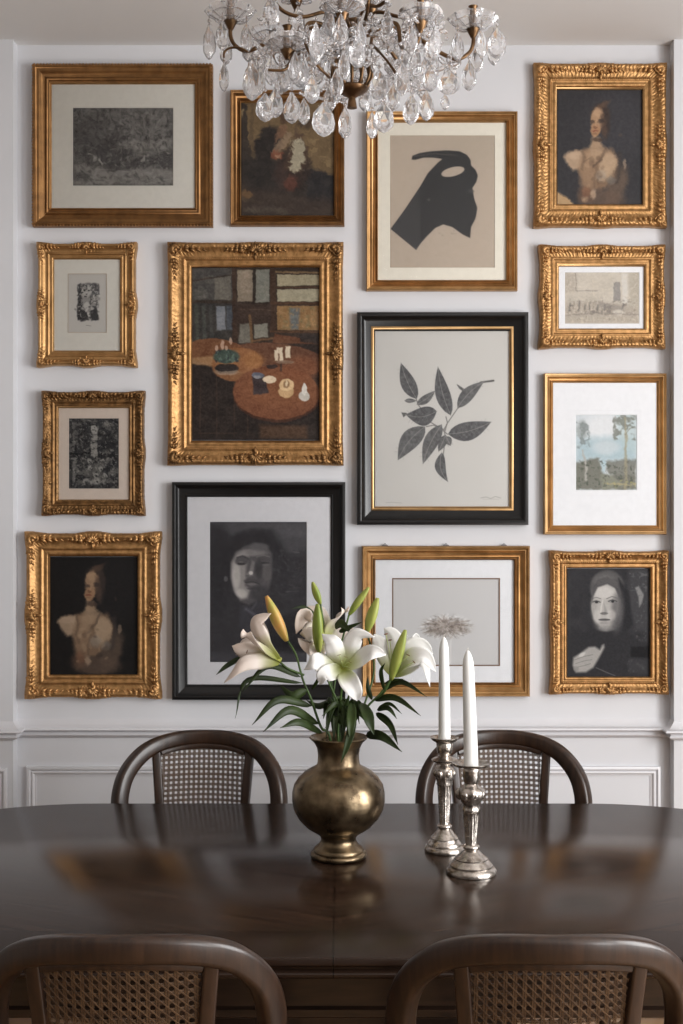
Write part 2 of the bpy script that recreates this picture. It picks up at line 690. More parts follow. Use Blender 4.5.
def art_woodland():
    a = Art((73, 108, 173, 185.5), (98, 96, 94), seed=3).view(0, 40, 2.97, 6)
    a.grain(26, 26, 1.0, 3)
    a.ell(275, 300, 55, 60, (68, 66, 66), 0.45, 0.9)
    a.ell(340, 335, 50, 45, (60, 58, 58), 0.65, 0.9)
    a.ell(440, 245, 60, 40, (122, 120, 116), 0.4, 0.9)
    a.poly([(350, 308), (400, 298), (512, 290), (512, 320), (420, 328), (350, 325)], (140, 138, 133), 0.65, 14)
    a.poly([(380, 345), (512, 335), (512, 388), (400, 388)], (68, 66, 66), 0.7, 18)
    a.poly([(218, 378), (262, 374), (330, 392), (400, 384), (512, 388), (512, 432), (218, 432)], (132, 130, 126), 0.75, 12)
    a.ell(242, 408, 34, 16, (74, 73, 72), 0.7, 0.9)
    a.ell(420, 412, 60, 8, (100, 98, 96), 0.5, 0.9)
    a.line([(268, 345), (290, 358), (304, 368)], 7, (158, 156, 150), 0.75, 6)
    a.ell(424, 354, 5, 14, (156, 154, 148), 0.7, 0.7)
    for k in range(22):
        x = 222 + a.rng.rand() * 280
        a.line([(x, 205 + a.rng.rand() * 40), (x + a.rng.randn() * 10, 300 + a.rng.rand() * 70)], 1.5 + 2 * a.rng.rand(), (58, 57, 57), 0.4, 3)
    a.splash(9, 0.55, (142, 140, 136), 0.35, (300, 210, 512, 400), 1, 0.2)
    a.splash(8, 0.58, (52, 51, 51), 0.45, None, 1, 0.2)
    a.splash(5, 0.62, (160, 158, 152), 0.35, (220, 300, 512, 430), 2.0, 0.2)
    a.grain(6, 16)
    a.C = a.C * 1.12
    return a


def art_dark_interior():
    a = Art((240, 102, 335, 216), (46, 41, 38), seed=5).view(236, 95, 6.567, 11)
    a.poly([(60, 40), (655, 40), (655, 520), (480, 480), (330, 430), (150, 420), (60, 400)], (104, 86, 62), 0.95, 30)
    a.splash(22, 0.55, (128, 108, 78), 0.6, (380, 220, 655, 500), 2.5)
    a.poly([(440, 150), (655, 170), (655, 225), (400, 210)], (62, 50, 42), 0.75, 30)
    a.poly([(20, 40), (64, 40), (84, 300), (112, 420), (20, 440)], (50, 44, 40), 0.95, 8)
    a.ell(45, 125, 14, 26, (150, 132, 100), 0.7, 0.7)
    a.poly([(92, 60), (112, 60), (120, 400), (92, 400)], (72, 60, 48), 0.5, 10)
    a.ell(210, 330, 85, 130, (36, 32, 31), 0.95, 0.35, 15)
    a.ell(120, 520, 130, 110, (40, 36, 34), 0.95, 0.6)
    a.poly([(470, 490), (655, 525), (655, 700), (470, 700)], (38, 36, 37), 0.95, 16)
    a.ell(380, 480, 110, 150, (48, 38, 34), 0.9, 0.4)
    a.ell(312, 120, 40, 62, (70, 52, 40), 0.9, 0.5)
    a.poly([(290, 190), (330, 190), (340, 240), (250, 320), (262, 250)], (112, 84, 66), 0.85, 14)
    a.poly([(330, 245), (370, 260), (300, 370), (262, 400), (235, 375), (262, 330)], (128, 108, 88), 0.85, 16)
    a.ell(270, 395, 38, 26, (120, 72, 54), 0.8, 0.5)
    a.ell(278, 402, 16, 16, (158, 128, 104), 0.7, 0.6)
    a.poly([(395, 220), (440, 270), (470, 380), (450, 480), (430, 520), (300, 500), (370, 300)], (70, 54, 44), 0.8, 20)
    a.poly([(385, 295), (425, 285), (450, 350), (448, 430), (420, 500), (380, 515), (340, 490), (362, 430), (370, 350)], (150, 142, 122), 0.95, 14)
    a.splash(16, 0.5, (172, 166, 144), 0.5, (340, 280, 455, 520), 1, 0.25)
    a.line([(385, 300), (415, 320), (445, 340)], 4, (92, 84, 70), 0.6, 6)
    a.ell(362, 575, 46, 46, (104, 62, 50), 0.6, 0.7)
    a.ell(290, 540, 40, 90, (60, 46, 42), 0.6, 0.8)
    a.poly([(20, 600), (655, 690), (655, 800), (20, 800)], (58, 48, 42), 0.8, 60)
    a.ell(75, 655, 40, 24, (112, 84, 54), 0.6, 0.9)
    a.line([(60, 760), (250, 750), (330, 770)], 30, (78, 72, 64), 0.5, 20)
    a.line([(40, 680), (180, 700)], 14, (74, 64, 52), 0.5, 14)
    a.grain(30, 8, 1.6, 2, (1, 0.9, 0.75))
    a.grain(10, 9, 1.0, 2, (1, 0.92, 0.8))
    return a


def art_silhouette():
    a = Art((390, 135.5, 494.5, 267.5), (184, 170, 155), seed=9).view(220, 80, 2.203)
    a.ell(395, 180, 40, 90, (190, 176, 160), 0.5, 0.9)
    a.ell(560, 150, 60, 40, (178, 166, 150), 0.5, 0.9)
    dark = (56, 56, 57)
    pts = [(376, 328), (404, 290), (440, 236), (458, 205), (480, 182), (490, 174), (470, 171), (448, 171), (430, 176), (422, 175), (424, 167),
           (440, 161), (465, 157), (500, 155), (528, 157), (544, 165), (552, 176), (553, 188), (563, 198), (568, 210), (565, 224), (556, 238),
           (560, 262), (567, 282), (563, 305), (553, 324), (551, 348), (534, 340), (512, 324), (492, 318), (474, 326), (456, 344), (440, 362), (432, 374)]
    a.poly(pts, dark, 1.0, 2.5)
    a.ell(513, 202, 26, 10, (182, 168, 153), 1.0, 0.2, -14)
    a.poly([(488, 174), (498, 168), (520, 172), (540, 186), (520, 180)], dark, 1, 2)
    a.line([(430, 168), (470, 162), (520, 166)], 1.2, (120, 112, 104), 0.7, 1.5)
    a.poly([(376, 328), (404, 290), (440, 240), (442, 360), (432, 374)], (72, 71, 72), 0.6, 3)
    a.ell(552, 245, 8, 4, (86, 84, 84), 0.8, 0.5)
    a.ell(460, 264, 3, 3, (110, 106, 102), 0.7, 0.5)
    a.splash(5, 0.72, (92, 90, 90), 0.5, (470, 300, 560, 345))
    a.line([(376, 230), (376, 412)], 1.5, (150, 138, 126), 0.4, 2)
    a.grain(6, 3)
    return a


def art_lady(box, view, bg, k, seed):
    a = Art(box, bg, 2.0, seed=seed).view(*view, 5)
    sk = lambda c: tuple(bg[i] * (1 - k) * 0.6 + v * k for i, v in enumerate(c))
    a.ell(480, 300, 220, 260, (bg[0] + 8, bg[1] + 8, bg[2] + 9), 0.8, 0.9)
    # hair swept up and away to the right
    a.ell(345, 225, 72, 80, sk((70, 56, 48)), 0.85, 0.7)
    a.ell(385, 290, 34, 110, sk((58, 48, 44)), 0.85, 0.8)
    a.ell(365, 150, 52, 22, sk((96, 74, 60)), 0.6, 0.9, -28)
    a.line([(330, 165), (380, 140), (425, 115)], 16, sk((104, 80, 66)), 0.35, 26, 4)
    # neck, shoulders, bodice
    a.poly([(282, 395), (338, 395), (350, 450), (400, 490), (380, 560), (240, 560), (240, 490), (272, 450)], sk((160, 134, 108)), 0.9, 26)
    a.ell(312, 455, 34, 24, sk((176, 148, 120)), 0.6, 0.9)
    a.poly([(150, 500), (240, 500), (270, 580), (240, 680), (190, 680), (160, 620)], sk((148, 122, 98)), 0.9, 30)
    a.poly([(68, 545), (95, 512), (150, 498), (205, 502), (235, 560), (205, 625), (135, 655), (100, 610)], sk((178, 152, 126)), 0.95, 26)
    a.ell(140, 535, 56, 26, sk((194, 168, 142)), 0.6, 0.9)
    a.poly([(215, 490), (260, 490), (300, 560), (380, 500), (430, 480), (475, 560), (480, 660), (440, 740), (350, 800), (220, 820), (190, 740), (185, 640)], sk((140, 112, 88)), 0.92, 44)
    a.poly([(235, 510), (300, 480), (372, 505), (330, 560), (280, 610), (240, 590)], sk((176, 148, 120)), 0.8, 34)
    a.ell(405, 610, 66, 100, sk((184, 158, 130)), 0.9, 0.5, 5)
    a.ell(260, 660, 60, 100, sk((156, 128, 102)), 0.6, 0.9)
    a.ell(470, 760, 70, 150, sk((104, 86, 72)), 0.8, 0.7, 20)
    a.ell(360, 870, 170, 70, sk((98, 80, 68)), 0.85, 0.7)
    a.ell(230, 830, 60, 60, sk((112, 84, 66)), 0.6, 0.9)
    a.line([(208, 510), (222, 560), (205, 640)], 12, sk((96, 80, 66)), 0.6, 22)
    a.line([(385, 480), (350, 565), (290, 625)], 12, sk((94, 78, 66)), 0.8, 16)
    a.line([(315, 640), (300, 720), (296, 790)], 10, sk((96, 78, 64)), 0.6, 16)
    a.line([(485, 520), (498, 620), (470, 740)], 26, sk((64, 56, 52)), 0.75, 24)
    a.ell(527, 600, 13, 36, sk((168, 146, 124)), 0.6, 0.8)
    a.ell(350, 690, 38, 44, sk((160, 152, 142)), 0.5, 0.9)
    a.ell(425, 725, 34, 30, sk((112, 110, 106)), 0.55, 0.9)
    a.ell(290, 830, 24, 34, sk((190, 164, 138)), 0.65, 0.9)
    a.ell(235, 810, 30, 40, sk((140, 96, 72)), 0.45, 0.9)
    a.ell(105, 700, 42, 66, (bg[0], bg[1], bg[2]), 0.8, 0.7)
    for q in range(26):
        x, y = 215 + a.rng.rand() * 260, 560 + a.rng.rand() * 330
        c = (186, 158, 128) if a.rng.rand() > 0.45 else (88, 70, 58)
        a.ell(x, y, 10 + 20 * a.rng.rand(), 8 + 14 * a.rng.rand(), sk(c), 0.32, 0.95, a.rng.rand() * 180)
    # face, the far cheek in the dark
    a.ell(322, 262, 50, 90, sk((172, 138, 108)), 0.95, 0.4, 4)
    a.ell(306, 345, 38, 46, sk((168, 130, 98)), 0.95, 0.45)
    a.ell(326, 215, 34, 32, sk((190, 158, 126)), 0.6, 0.9)
    a.ell(368, 310, 24, 90, sk((84, 66, 56)), 0.8, 0.9, -6)
    a.ell(352, 274, 24, 16, sk((58, 48, 44)), 0.75, 0.9, -8)
    a.ell(286, 282, 19, 14, sk((66, 54, 48)), 0.7, 0.9)
    a.ell(304, 322, 16, 10, sk((110, 76, 60)), 0.6, 0.9)
    a.line([(320, 262), (308, 305)], 10, sk((188, 156, 124)), 0.5, 12)
    a.ell(300, 349, 24, 7, sk((132, 76, 60)), 0.75, 0.7)
    a.ell(300, 370, 18, 6, sk((126, 94, 74)), 0.5, 0.9)
    a.ell(300, 388, 14, 9, sk((184, 148, 116)), 0.6, 0.9)
    a.ell(322, 416, 40, 14, sk((72, 56, 48)), 0.75, 0.8, 5)
    a.ell(495, 375, 14, 14, sk((92, 74, 64)), 0.4, 0.9)
    return a


def art_lady_upper():
    a = art_lady((557.5, 90, 642, 205.5), (555, 85, 7.59), (50, 49, 52), 0.95, 11)
    a.poly([(10, 810), (60, 830), (120, 880), (170, 930), (10, 930)], (184, 152, 112), 0.9, 20)
    a.grain(16, 7, 1, 2, (1, 0.95, 0.9))
    return a


def art_lady_lower():
    a = art_lady((50.3, 557, 137.5, 675), (48.1, 547.5, 7.35), (15, 13, 13), 0.78, 12)
    a.grain(16, 5, 1, 2, (1, 0.92, 0.85))
    return a


def art_figure_study():
    a = Art((68, 274, 106.5, 332.5), (206, 204, 199), 3.0, seed=13).view(20, 230, 4.27, 3)
    d = (60, 60, 62)
    a.poly([(246, 232), (262, 226), (268, 300), (262, 370), (246, 385), (240, 350), (248, 300)], d, 0.9, 6)
    a.poly([(305, 228), (334, 230), (337, 275), (322, 282), (306, 268)], (76, 76, 78), 0.9, 6)
    a.ell(290, 262, 30, 36, (90, 90, 91), 0.8, 0.3)
    a.ell(282, 262, 22, 30, (176, 174, 170), 0.95, 0.3)
    a.ell(270, 240, 14, 10, (140, 139, 137), 0.8, 0.5)
    for x, y in ((274, 255), (292, 256), (284, 274), (278, 284)):
        a.ell(x, y, 5, 3.5, d, 0.85, 0.4)
    a.poly([(262, 295), (300, 290), (330, 285), (336, 330), (300, 350), (262, 345)], (150, 149, 147), 0.95, 6)
    a.line([(300, 285), (296, 320), (330, 300)], 3, d, 0.7, 2)
    a.ell(282, 330, 12, 22, (200, 198, 194), 0.9, 0.4, 20)
    a.poly([(246, 335), (275, 345), (288, 350), (290, 384), (260, 388), (244, 378)], d, 0.95, 6)
    a.poly([(300, 345), (328, 330), (336, 382), (304, 388)], d, 0.95, 6)
    a.line([(294, 350), (293, 385)], 6, (196, 194, 190), 0.9, 3)
    a.splash(9, 0.55, (46, 46, 48), 0.7, (240, 226, 340, 390))
    a.splash(8, 0.6, (205, 203, 199), 0.7, (240, 226, 340, 380))
    a.line([(284, 407), (300, 407)], 2.5, (120, 118, 116), 0.8, 2)
    a.ell(236, 340, 4, 5, (130, 128, 126), 0.6, 0.5)
    return a


def art_engraving():
    a = Art((69, 418.5, 118.6, 488.5), (62, 62, 64), 2.4, seed=14).view(20, 380, 4.27, 4)
    a.splash(16, 0.5, (118, 116, 112), 0.7, None, 1, 0.1)
    a.splash(12, 0.55, (36, 36, 38), 0.85)
    a.poly([(210, 310), (300, 310), (300, 320), (210, 322)], (30, 30, 32), 0.85, 4)
    a.poly([(330, 318), (421, 318), (421, 332), (330, 332)], (34, 34, 36), 0.8, 4)
    a.poly([(305, 200), (328, 200), (330, 325), (303, 325)], (158, 156, 150), 0.9, 5)
    a.ell(316, 212, 12, 14, (172, 170, 164), 0.9, 0.4)
    for y in (232, 262, 270, 296):
        a.line([(305, y), (328, y)], 4, (60, 60, 62), 0.8, 3)
    a.poly([(345, 225), (395, 225), (395, 300), (345, 300)], (44, 44, 46), 0.7, 10)
    a.ell(372, 185, 14, 10, (150, 148, 144), 0.7, 0.6)
    a.ell(232, 195, 12, 14, (140, 138, 134), 0.6, 0.7)
    a.line([(232, 210), (230, 290)], 8, (126, 124, 120), 0.6, 5)
    a.line([(232, 335), (228, 435)], 12, (150, 148, 143), 0.65, 5)
    a.ell(318, 400, 40, 46, (120, 118, 114), 0.55, 0.8)
    for x, y, r in ((296, 345, 10), (355, 345, 9), (300, 378, 10), (345, 380, 11), (322, 405, 12), (280, 432, 13), (325, 430, 15), (365, 405, 9)):
        a.ell(x, y, r, r * 0.9, (168, 166, 160), 0.8, 0.6)
        a.ell(x + 2, y + 4, r * 0.35, r * 0.3, (50, 50, 52), 0.8, 0.6)
    a.line([(285, 425), (320, 445), (362, 425)], 6, (150, 148, 144), 0.6, 4)
    a.splash(7, 0.62, (170, 168, 163), 0.6)
    a.splash(7, 0.6, (30, 30, 32), 0.6)
    return a


def art_table_scene():
    a = Art((191.5, 268, 319.5, 440), (44, 34, 28), 1.9, seed=15).view(186, 262, 4.879, 2.2)
    a.grain(60, 6)
    # wall of windows and shelves
    a.poly([(30, 30), (225, 30), (225, 190), (30, 190)], (62, 60, 58), 0.95, 4)
    a.splash(24, 0.5, (86, 84, 78), 0.6, (30, 60, 150, 190), 2)
    a.poly([(140, 75), (218, 68), (218, 185), (140, 188)], (92, 88, 80), 0.8, 5)
    a.line([(30, 90), (225, 62)], 8, (50, 42, 36), 0.9, 4)
    a.line([(30, 188), (225, 188)], 7, (46, 40, 34), 0.9, 4)
    a.poly([(30, 200), (225, 200), (225, 390), (30, 400)], (44, 42, 40), 0.95, 5)
    for x, c in ((50, (58, 60, 54)), (85, (60, 62, 58)), (120, (54, 54, 52))):
        a.line([(x, 215), (x + 6, 385)], 18, c, 0.8, 8)
    a.poly([(148, 215), (190, 215), (196, 332), (150, 332)], (112, 116, 122), 0.85, 8)
    a.poly([(196, 215), (226, 215), (226, 332), (200, 332)], (66, 70, 76), 0.85, 8)
    a.poly([(250, 38), (325, 38), (325, 192), (250, 192)], (116, 106, 92), 0.95, 5)
    a.poly([(340, 36), (408, 36), (408, 196), (340, 196)], (106, 106, 98), 0.95, 5)
    a.ell(290, 100, 26, 60, (132, 118, 104), 0.5, 0.9)
    a.line([(332, 30), (332, 150)], 14, (40, 34, 28), 0.95, 4)
    a.line([(232, 30), (240, 400)], 18, (50, 36, 28), 0.95, 4)
    a.line([(424, 30), (426, 330)], 26, (54, 38, 28), 0.95, 4)
    a.poly([(444, 62), (650, 62), (650, 112), (444, 118)], (134, 126, 104), 0.95, 4)
    a.poly([(444, 134), (650, 130), (650, 192), (444, 192)], (138, 132, 112), 0.95, 4)
    a.line([(440, 50), (650, 52)], 10, (112, 92, 66), 0.8, 4)
    a.line([(440, 124), (650, 122)], 9, (60, 42, 30), 0.95, 3)
    a.line([(420, 200), (650, 202)], 14, (66, 46, 32), 0.95, 4)
    a.poly([(444, 214), (650, 214), (650, 332), (444, 332)], (124, 96, 64), 0.95, 5)
    a.splash(22, 0.52, (92, 92, 68), 0.5, (444, 214, 650, 332), 1, 0.2)
    a.poly([(505, 225), (555, 225), (548, 330), (512, 330)], (76, 88, 98), 0.7, 14)
    a.splash(14, 0.6, (150, 118, 80), 0.5, (444, 220, 650, 335), 1, 0.2)
    a.line([(415, 340), (650, 340)], 10, (74, 52, 36), 0.95, 4)
    # middle ground
    a.poly([(240, 205), (415, 205), (415, 300), (240, 300)], (48, 36, 30), 0.9, 6)
    a.line([(250, 230), (410, 235)], 5, (66, 52, 42), 0.8, 4)
    a.poly([(262, 305), (312, 300), (318, 395), (256, 395)], (98, 96, 88), 0.85, 8)
    a.line([(312, 262), (322, 400)], 12, (92, 70, 48), 0.9, 4)
    a.poly([(332, 302), (400, 300), (400, 366), (332, 372)], (118, 116, 106), 0.9, 6)
    a.line([(325, 385), (420, 372)], 10, (96, 70, 48), 0.8, 5)
    a.poly([(430, 350), (560, 372), (650, 392), (650, 420), (540, 408), (420, 392)], (86, 54, 36), 0.9, 6)
    a.poly([(550, 350), (650, 355), (650, 400), (560, 390)], (40, 34, 32), 0.85, 6)
    a.poly([(320, 400), (650, 410), (650, 440), (330, 425)], (52, 34, 26), 0.9, 10)
    # shade beneath, cupboards
    a.poly([(30, 400), (650, 400), (650, 870), (30, 870)], (34, 27, 24), 0.95, 8)
    a.poly([(360, 795), (590, 800), (590, 860), (360, 860)], (78, 56, 40), 0.7, 20)
    for x in (70, 150, 235, 300):
        a.line([(x, 560), (x, 850)], 5, (56, 42, 34), 0.7, 4)
    a.line([(60, 835), (250, 835)], 5, (62, 48, 38), 0.7, 4)
    # round tables
    a.ell(420, 480, 260, 85, (88, 58, 42), 0.95, 0.08, 4)
    a.ell(150, 440, 150, 66, (98, 64, 42), 0.95, 0.08, 6)
    a.poly([(30, 470), (140, 455), (265, 470), (255, 500), (120, 510), (30, 498)], (136, 106, 76), 0.85, 10)
    a.ell(250, 500, 125, 82, (124, 84, 54), 0.85, 0.1, -4)
    a.ell(330, 480, 50, 40, (142, 100, 62), 0.6, 0.8)
    a.ell(200, 520, 58, 24, (40, 32, 28), 0.95, 0.2)
    a.ell(196, 536, 60, 16, (150, 134, 118), 0.6, 0.5)
    a.ell(196, 518, 56, 16, (36, 30, 28), 0.95, 0.3)
    a.ell(442, 648, 214, 134, (62, 38, 27), 0.97, 0.05, 2)
    a.ell(440, 638, 212, 130, (100, 62, 42), 0.97, 0.05, 2)
    a.ell(460, 620, 170, 95, (114, 74, 50), 0.7, 0.8)
    a.ell(560, 520, 90, 60, (108, 66, 44), 0.7, 0.7)
    # things on the tables
    a.ell(198, 460, 62, 34, (52, 66, 60), 0.95, 0.3)
    a.splash(16, 0.5, (86, 102, 92), 0.7, (136, 425, 262, 495))
    a.splash(14, 0.58, (40, 44, 48), 0.8, (136, 425, 262, 495))
    for x, y, h in ((150, 420, 16), (178, 405, 24), (218, 385, 18), (196, 420, 12)):
        a.ell(x, y, 8, h, (166, 140, 122), 0.8, 0.5)
    for x, y, w, h in ((440, 455, 9, 26), (464, 452, 9, 34), (498, 440, 13, 28), (450, 430, 6, 14)):
        a.poly([(x - w, y - h), (x + w, y - h), (x + w, y + h), (x - w, y + h)], (196, 182, 160), 0.9, 6)
    a.ell(482, 488, 46, 9, (120, 100, 84), 0.8, 0.4)
    a.ell(420, 510, 26, 10, (48, 38, 36), 0.9, 0.4)
    a.line([(462, 500), (462, 530)], 10, (56, 44, 38), 0.8, 6)
    a.poly([(322, 560), (385, 560), (405, 640), (330, 648)], (48, 40, 42), 0.95, 8)
    a.ell(352, 552, 30, 15, (88, 94, 108), 0.9, 0.3)
    a.ell(348, 560, 18, 8, (132, 130, 132), 0.8, 0.4)
    a.ell(408, 573, 34, 18, (198, 180, 156), 0.95, 0.25)
    a.ell(488, 632, 38, 32, (176, 146, 108), 0.95, 0.2)
    a.ell(490, 600, 36, 30, (196, 168, 130), 0.95, 0.2)
    a.ell(490, 598, 16, 20, (120, 92, 66), 0.8, 0.4)
    a.ell(490, 592, 6, 16, (206, 190, 160), 0.8, 0.4)
    a.ell(578, 655, 27, 24, (176, 172, 164), 0.95, 0.25)
    a.ell(578, 622, 13, 30, (192, 188, 180), 0.95, 0.3)
    a.grain(34, 8, 2.0, 2, (1, 0.9, 0.8))
    a.grain(12, 9, 1.6, 2, (1, 0.95, 0.85))
    a.grain(6, 8, 1, 1)
    a.C = a.C * 1.08
    return a


def art_shadowed_face():
    a = Art((210, 522, 306.5, 662), (44, 43, 46), 2.0, seed=16).view(205, 515, 6.383)
    a.poly([(30, 40), (650, 40), (650, 150), (500, 130), (420, 90), (300, 95), (170, 130), (90, 80)], (66, 65, 68), 0.8, 30)
    a.ell(560, 150, 110, 90, (72, 71, 74), 0.6, 0.9)
    a.ell(90, 330, 80, 260, (36, 35, 38), 0.8, 0.8)
    a.ell(320, 300, 200, 200, (34, 33, 36), 0.95, 0.35)
    a.ell(430, 420, 100, 190, (42, 41, 44), 0.9, 0.6)
    # head tipped back, lit from the left
    a.poly([(165, 300), (190, 245), (240, 205), (320, 175), (390, 190), (430, 250), (428, 380), (410, 470), (350, 540), (280, 575), (220, 550), (180, 480), (162, 390)], (70, 68, 70), 0.95, 18)
    a.poly([(168, 310), (200, 250), (260, 228), (280, 270), (262, 330), (262, 400), (255, 450), (290, 480), (270, 530), (230, 540), (190, 490), (168, 400)], (132, 128, 126), 0.9, 22)
    a.ell(200, 390, 26, 90, (168, 164, 160), 0.65, 0.8, 0)
    a.ell(232, 500, 36, 28, (166, 162, 158), 0.8, 0.8, 20)
    a.ell(300, 240, 90, 22, (124, 120, 119), 0.7, 0.8, 0)
    a.ell(345, 205, 60, 26, (80, 78, 80), 0.7, 0.8)
    a.ell(236, 290, 46, 30, (62, 60, 62), 0.9, 0.5, -10)
    a.line([(205, 272), (240, 262), (280, 282)], 10, (46, 45, 47), 0.7, 6)
    a.ell(232, 312, 26, 7, (38, 37, 39), 0.9, 0.5)
    a.ell(230, 300, 14, 5, (110, 106, 104), 0.5, 0.6)
    a.ell(372, 290, 46, 26, (64, 62, 64), 0.9, 0.5)
    a.line([(330, 268), (375, 256), (412, 268)], 8, (96, 93, 93), 0.7, 6)
    a.ell(382, 306, 28, 7, (36, 35, 38), 0.9, 0.5)
    a.ell(385, 318, 26, 7, (92, 90, 92), 0.6, 0.6)
    a.ell(345, 350, 24, 60, (44, 43, 46), 0.8, 0.7)
    a.poly([(300, 290), (318, 300), (310, 350), (306, 385), (268, 396), (262, 380), (285, 350)], (116, 112, 112), 0.8, 12)
    a.ell(293, 370, 13, 12, (188, 184, 180), 0.85, 0.6)
    a.ell(270, 388, 12, 6, (70, 68, 70), 0.7, 0.6)
    a.ell(300, 425, 52, 16, (60, 58, 60), 0.9, 0.5, 4)
    a.line([(256, 432), (300, 424), (350, 440)], 4, (30, 29, 31), 0.85, 3)
    a.ell(300, 442, 30, 8, (104, 100, 101), 0.7, 0.6)
    a.ell(310, 470, 40, 9, (46, 44, 47), 0.7, 0.7)
    a.ell(350, 500, 60, 50, (50, 49, 52), 0.85, 0.7)
    a.ell(395, 370, 30, 60, (86, 83, 83), 0.55, 0.8)
    a.ell(133, 408, 13, 18, (84, 82, 84), 0.8, 0.6)
    # neck and collar
    a.poly([(225, 570), (300, 585), (390, 530), (430, 620), (380, 760), (260, 770), (218, 700)], (50, 49, 54), 0.85, 16)
    a.line([(262, 600), (320, 640), (330, 690)], 16, (92, 92, 100), 0.6, 16)
    a.line([(330, 560), (300, 600)], 14, (74, 74, 80), 0.6, 12)
    a.poly([(30, 880), (650, 870), (650, 940), (30, 940)], (58, 57, 62), 0.6, 30)
    a.poly([(400, 680), (650, 600), (650, 870), (400, 880)], (26, 25, 27), 0.7, 30)
    a.splash(20, 0.6, (70, 68, 70), 0.35, (420, 180, 640, 560))
    a.line([(520, 490), (600, 486)], 4, (92, 90, 92), 0.5, 6)
    a.line([(560, 235), (600, 240)], 6, (98, 96, 97), 0.5, 6)
    a.C = a.C * 1.22 + 6
    a.ell(310, 350, 130, 190, (96, 92, 92), 0.16, 0.9)
    a.grain(24, 5)
    a.grain(8, 5)
    return a


def leafshape(cx, cy, tx, ty, w, bend=0.0, n=10):
    """outline of a printed leaf from its foot to its tip"""
    dx, dy = tx - cx, ty - cy
    L = math.hypot(dx, dy)
    ux, uy = dx / L, dy / L
    px, py = -uy, ux
    up, dn, mid = [], [], []
    for i in range(n + 1):
        t = i / n
        ww = w * (math.sin(PI * t ** 0.85) ** 0.9) * (1 - 0.25 * t) if 0 < t < 1 else 0
        b = bend * math.sin(PI * t)
        x, y = cx + dx * t + px * b, cy + dy * t + py * b
        mid.append((x, y))
        up.append((x + px * ww, y + py * ww))
        dn.append((x - px * ww, y - py * ww))
    return up + dn[::-1], mid


def art_botanical():
    a = Art((374, 329.5, 510.5, 507.5), (201, 199, 195), 2.2, seed=17).view(350, 300, 3.595)
    a.C += ((a.fbm(260, 2) - 0.5) * 8)[..., None]
    L = [(240, 356, 183, 226, 30, -6), (240, 376, 306, 326, 17, 4), (196, 362, 240, 362, 9, 0), (312, 400, 200, 412, 38, -14),
         (270, 455, 172, 576, 38, 12), (330, 447, 262, 590, 30, 8), (362, 415, 316, 240, 30, -8), (390, 388, 408, 322, 14, 4),
         (386, 388, 482, 292, 26, -8), (352, 482, 508, 438, 38, 10), (345, 485, 318, 545, 17, 0), (345, 490, 362, 524, 16, 0),
         (330, 548, 352, 654, 22, 16)]
    stems = [[(238, 356), (245, 376), (290, 440), (335, 465)], [(275, 455), (300, 450), (335, 465)], [(335, 470), (352, 440), (388, 388)],
             [(340, 465), (342, 500), (335, 560), (341, 625)], [(345, 420), (350, 440), (340, 478)], [(390, 388), (412, 322), (386, 305)],
             [(475, 296), (516, 290)], [(350, 482), (335, 470)], [(205, 410), (188, 408)]]
    for s in stems:
        a.line(s, 4, (126, 124, 122), 0.9, 2)
    a.line([(470, 296), (516, 290)], 7, (96, 95, 94), 0.9, 3)
    a.poly([(185, 404), (204, 406), (202, 414), (192, 422)], (86, 86, 86), 0.9, 3)
    a.poly([(384, 304), (400, 314), (414, 326), (408, 330), (392, 318)], (90, 90, 90), 0.9, 3)
    for k, (x, y, tx, ty, w, b) in enumerate(L):
        pts, mid = leafshape(x, y, tx, ty, w, b)
        sh = (100, 100, 101) if k % 3 else (90, 90, 92)
        a.poly(pts, sh, 0.96, 2.5)
        a.line(mid, 2.4, (146, 144, 142), 0.75, 2)
        dx, dy = tx - x, ty - y
        LL = math.hypot(dx, dy)
        ux, uy = dx / LL, dy / LL
        for t in range(2, 9):
            mx, my = mid[t]
            for s in (-1, 1):
                q = w * 0.62
                a.line([(mx, my), (mx + ux * q * 0.7 - s * uy * q, my + uy * q * 0.7 + s * ux * q)], 1.2, (120, 119, 118), 0.45, 1.5)
    m = a.fbm(9, 2)
    dark = (a.C.mean(-1) < 130)
    a.C += (np.where(dark, (m - 0.5) * 38, 0))[..., None]
    a.line([(129, 729), (150, 727), (186, 730)], 2, (160, 158, 154), 0.7, 2)
    a.line([(470, 712), (490, 708), (506, 714), (522, 706), (542, 712)], 2.2, (140, 138, 134), 0.7, 2)
    a.line([(478, 716), (535, 716)], 1.4, (156, 154, 150), 0.6, 2)
    return a


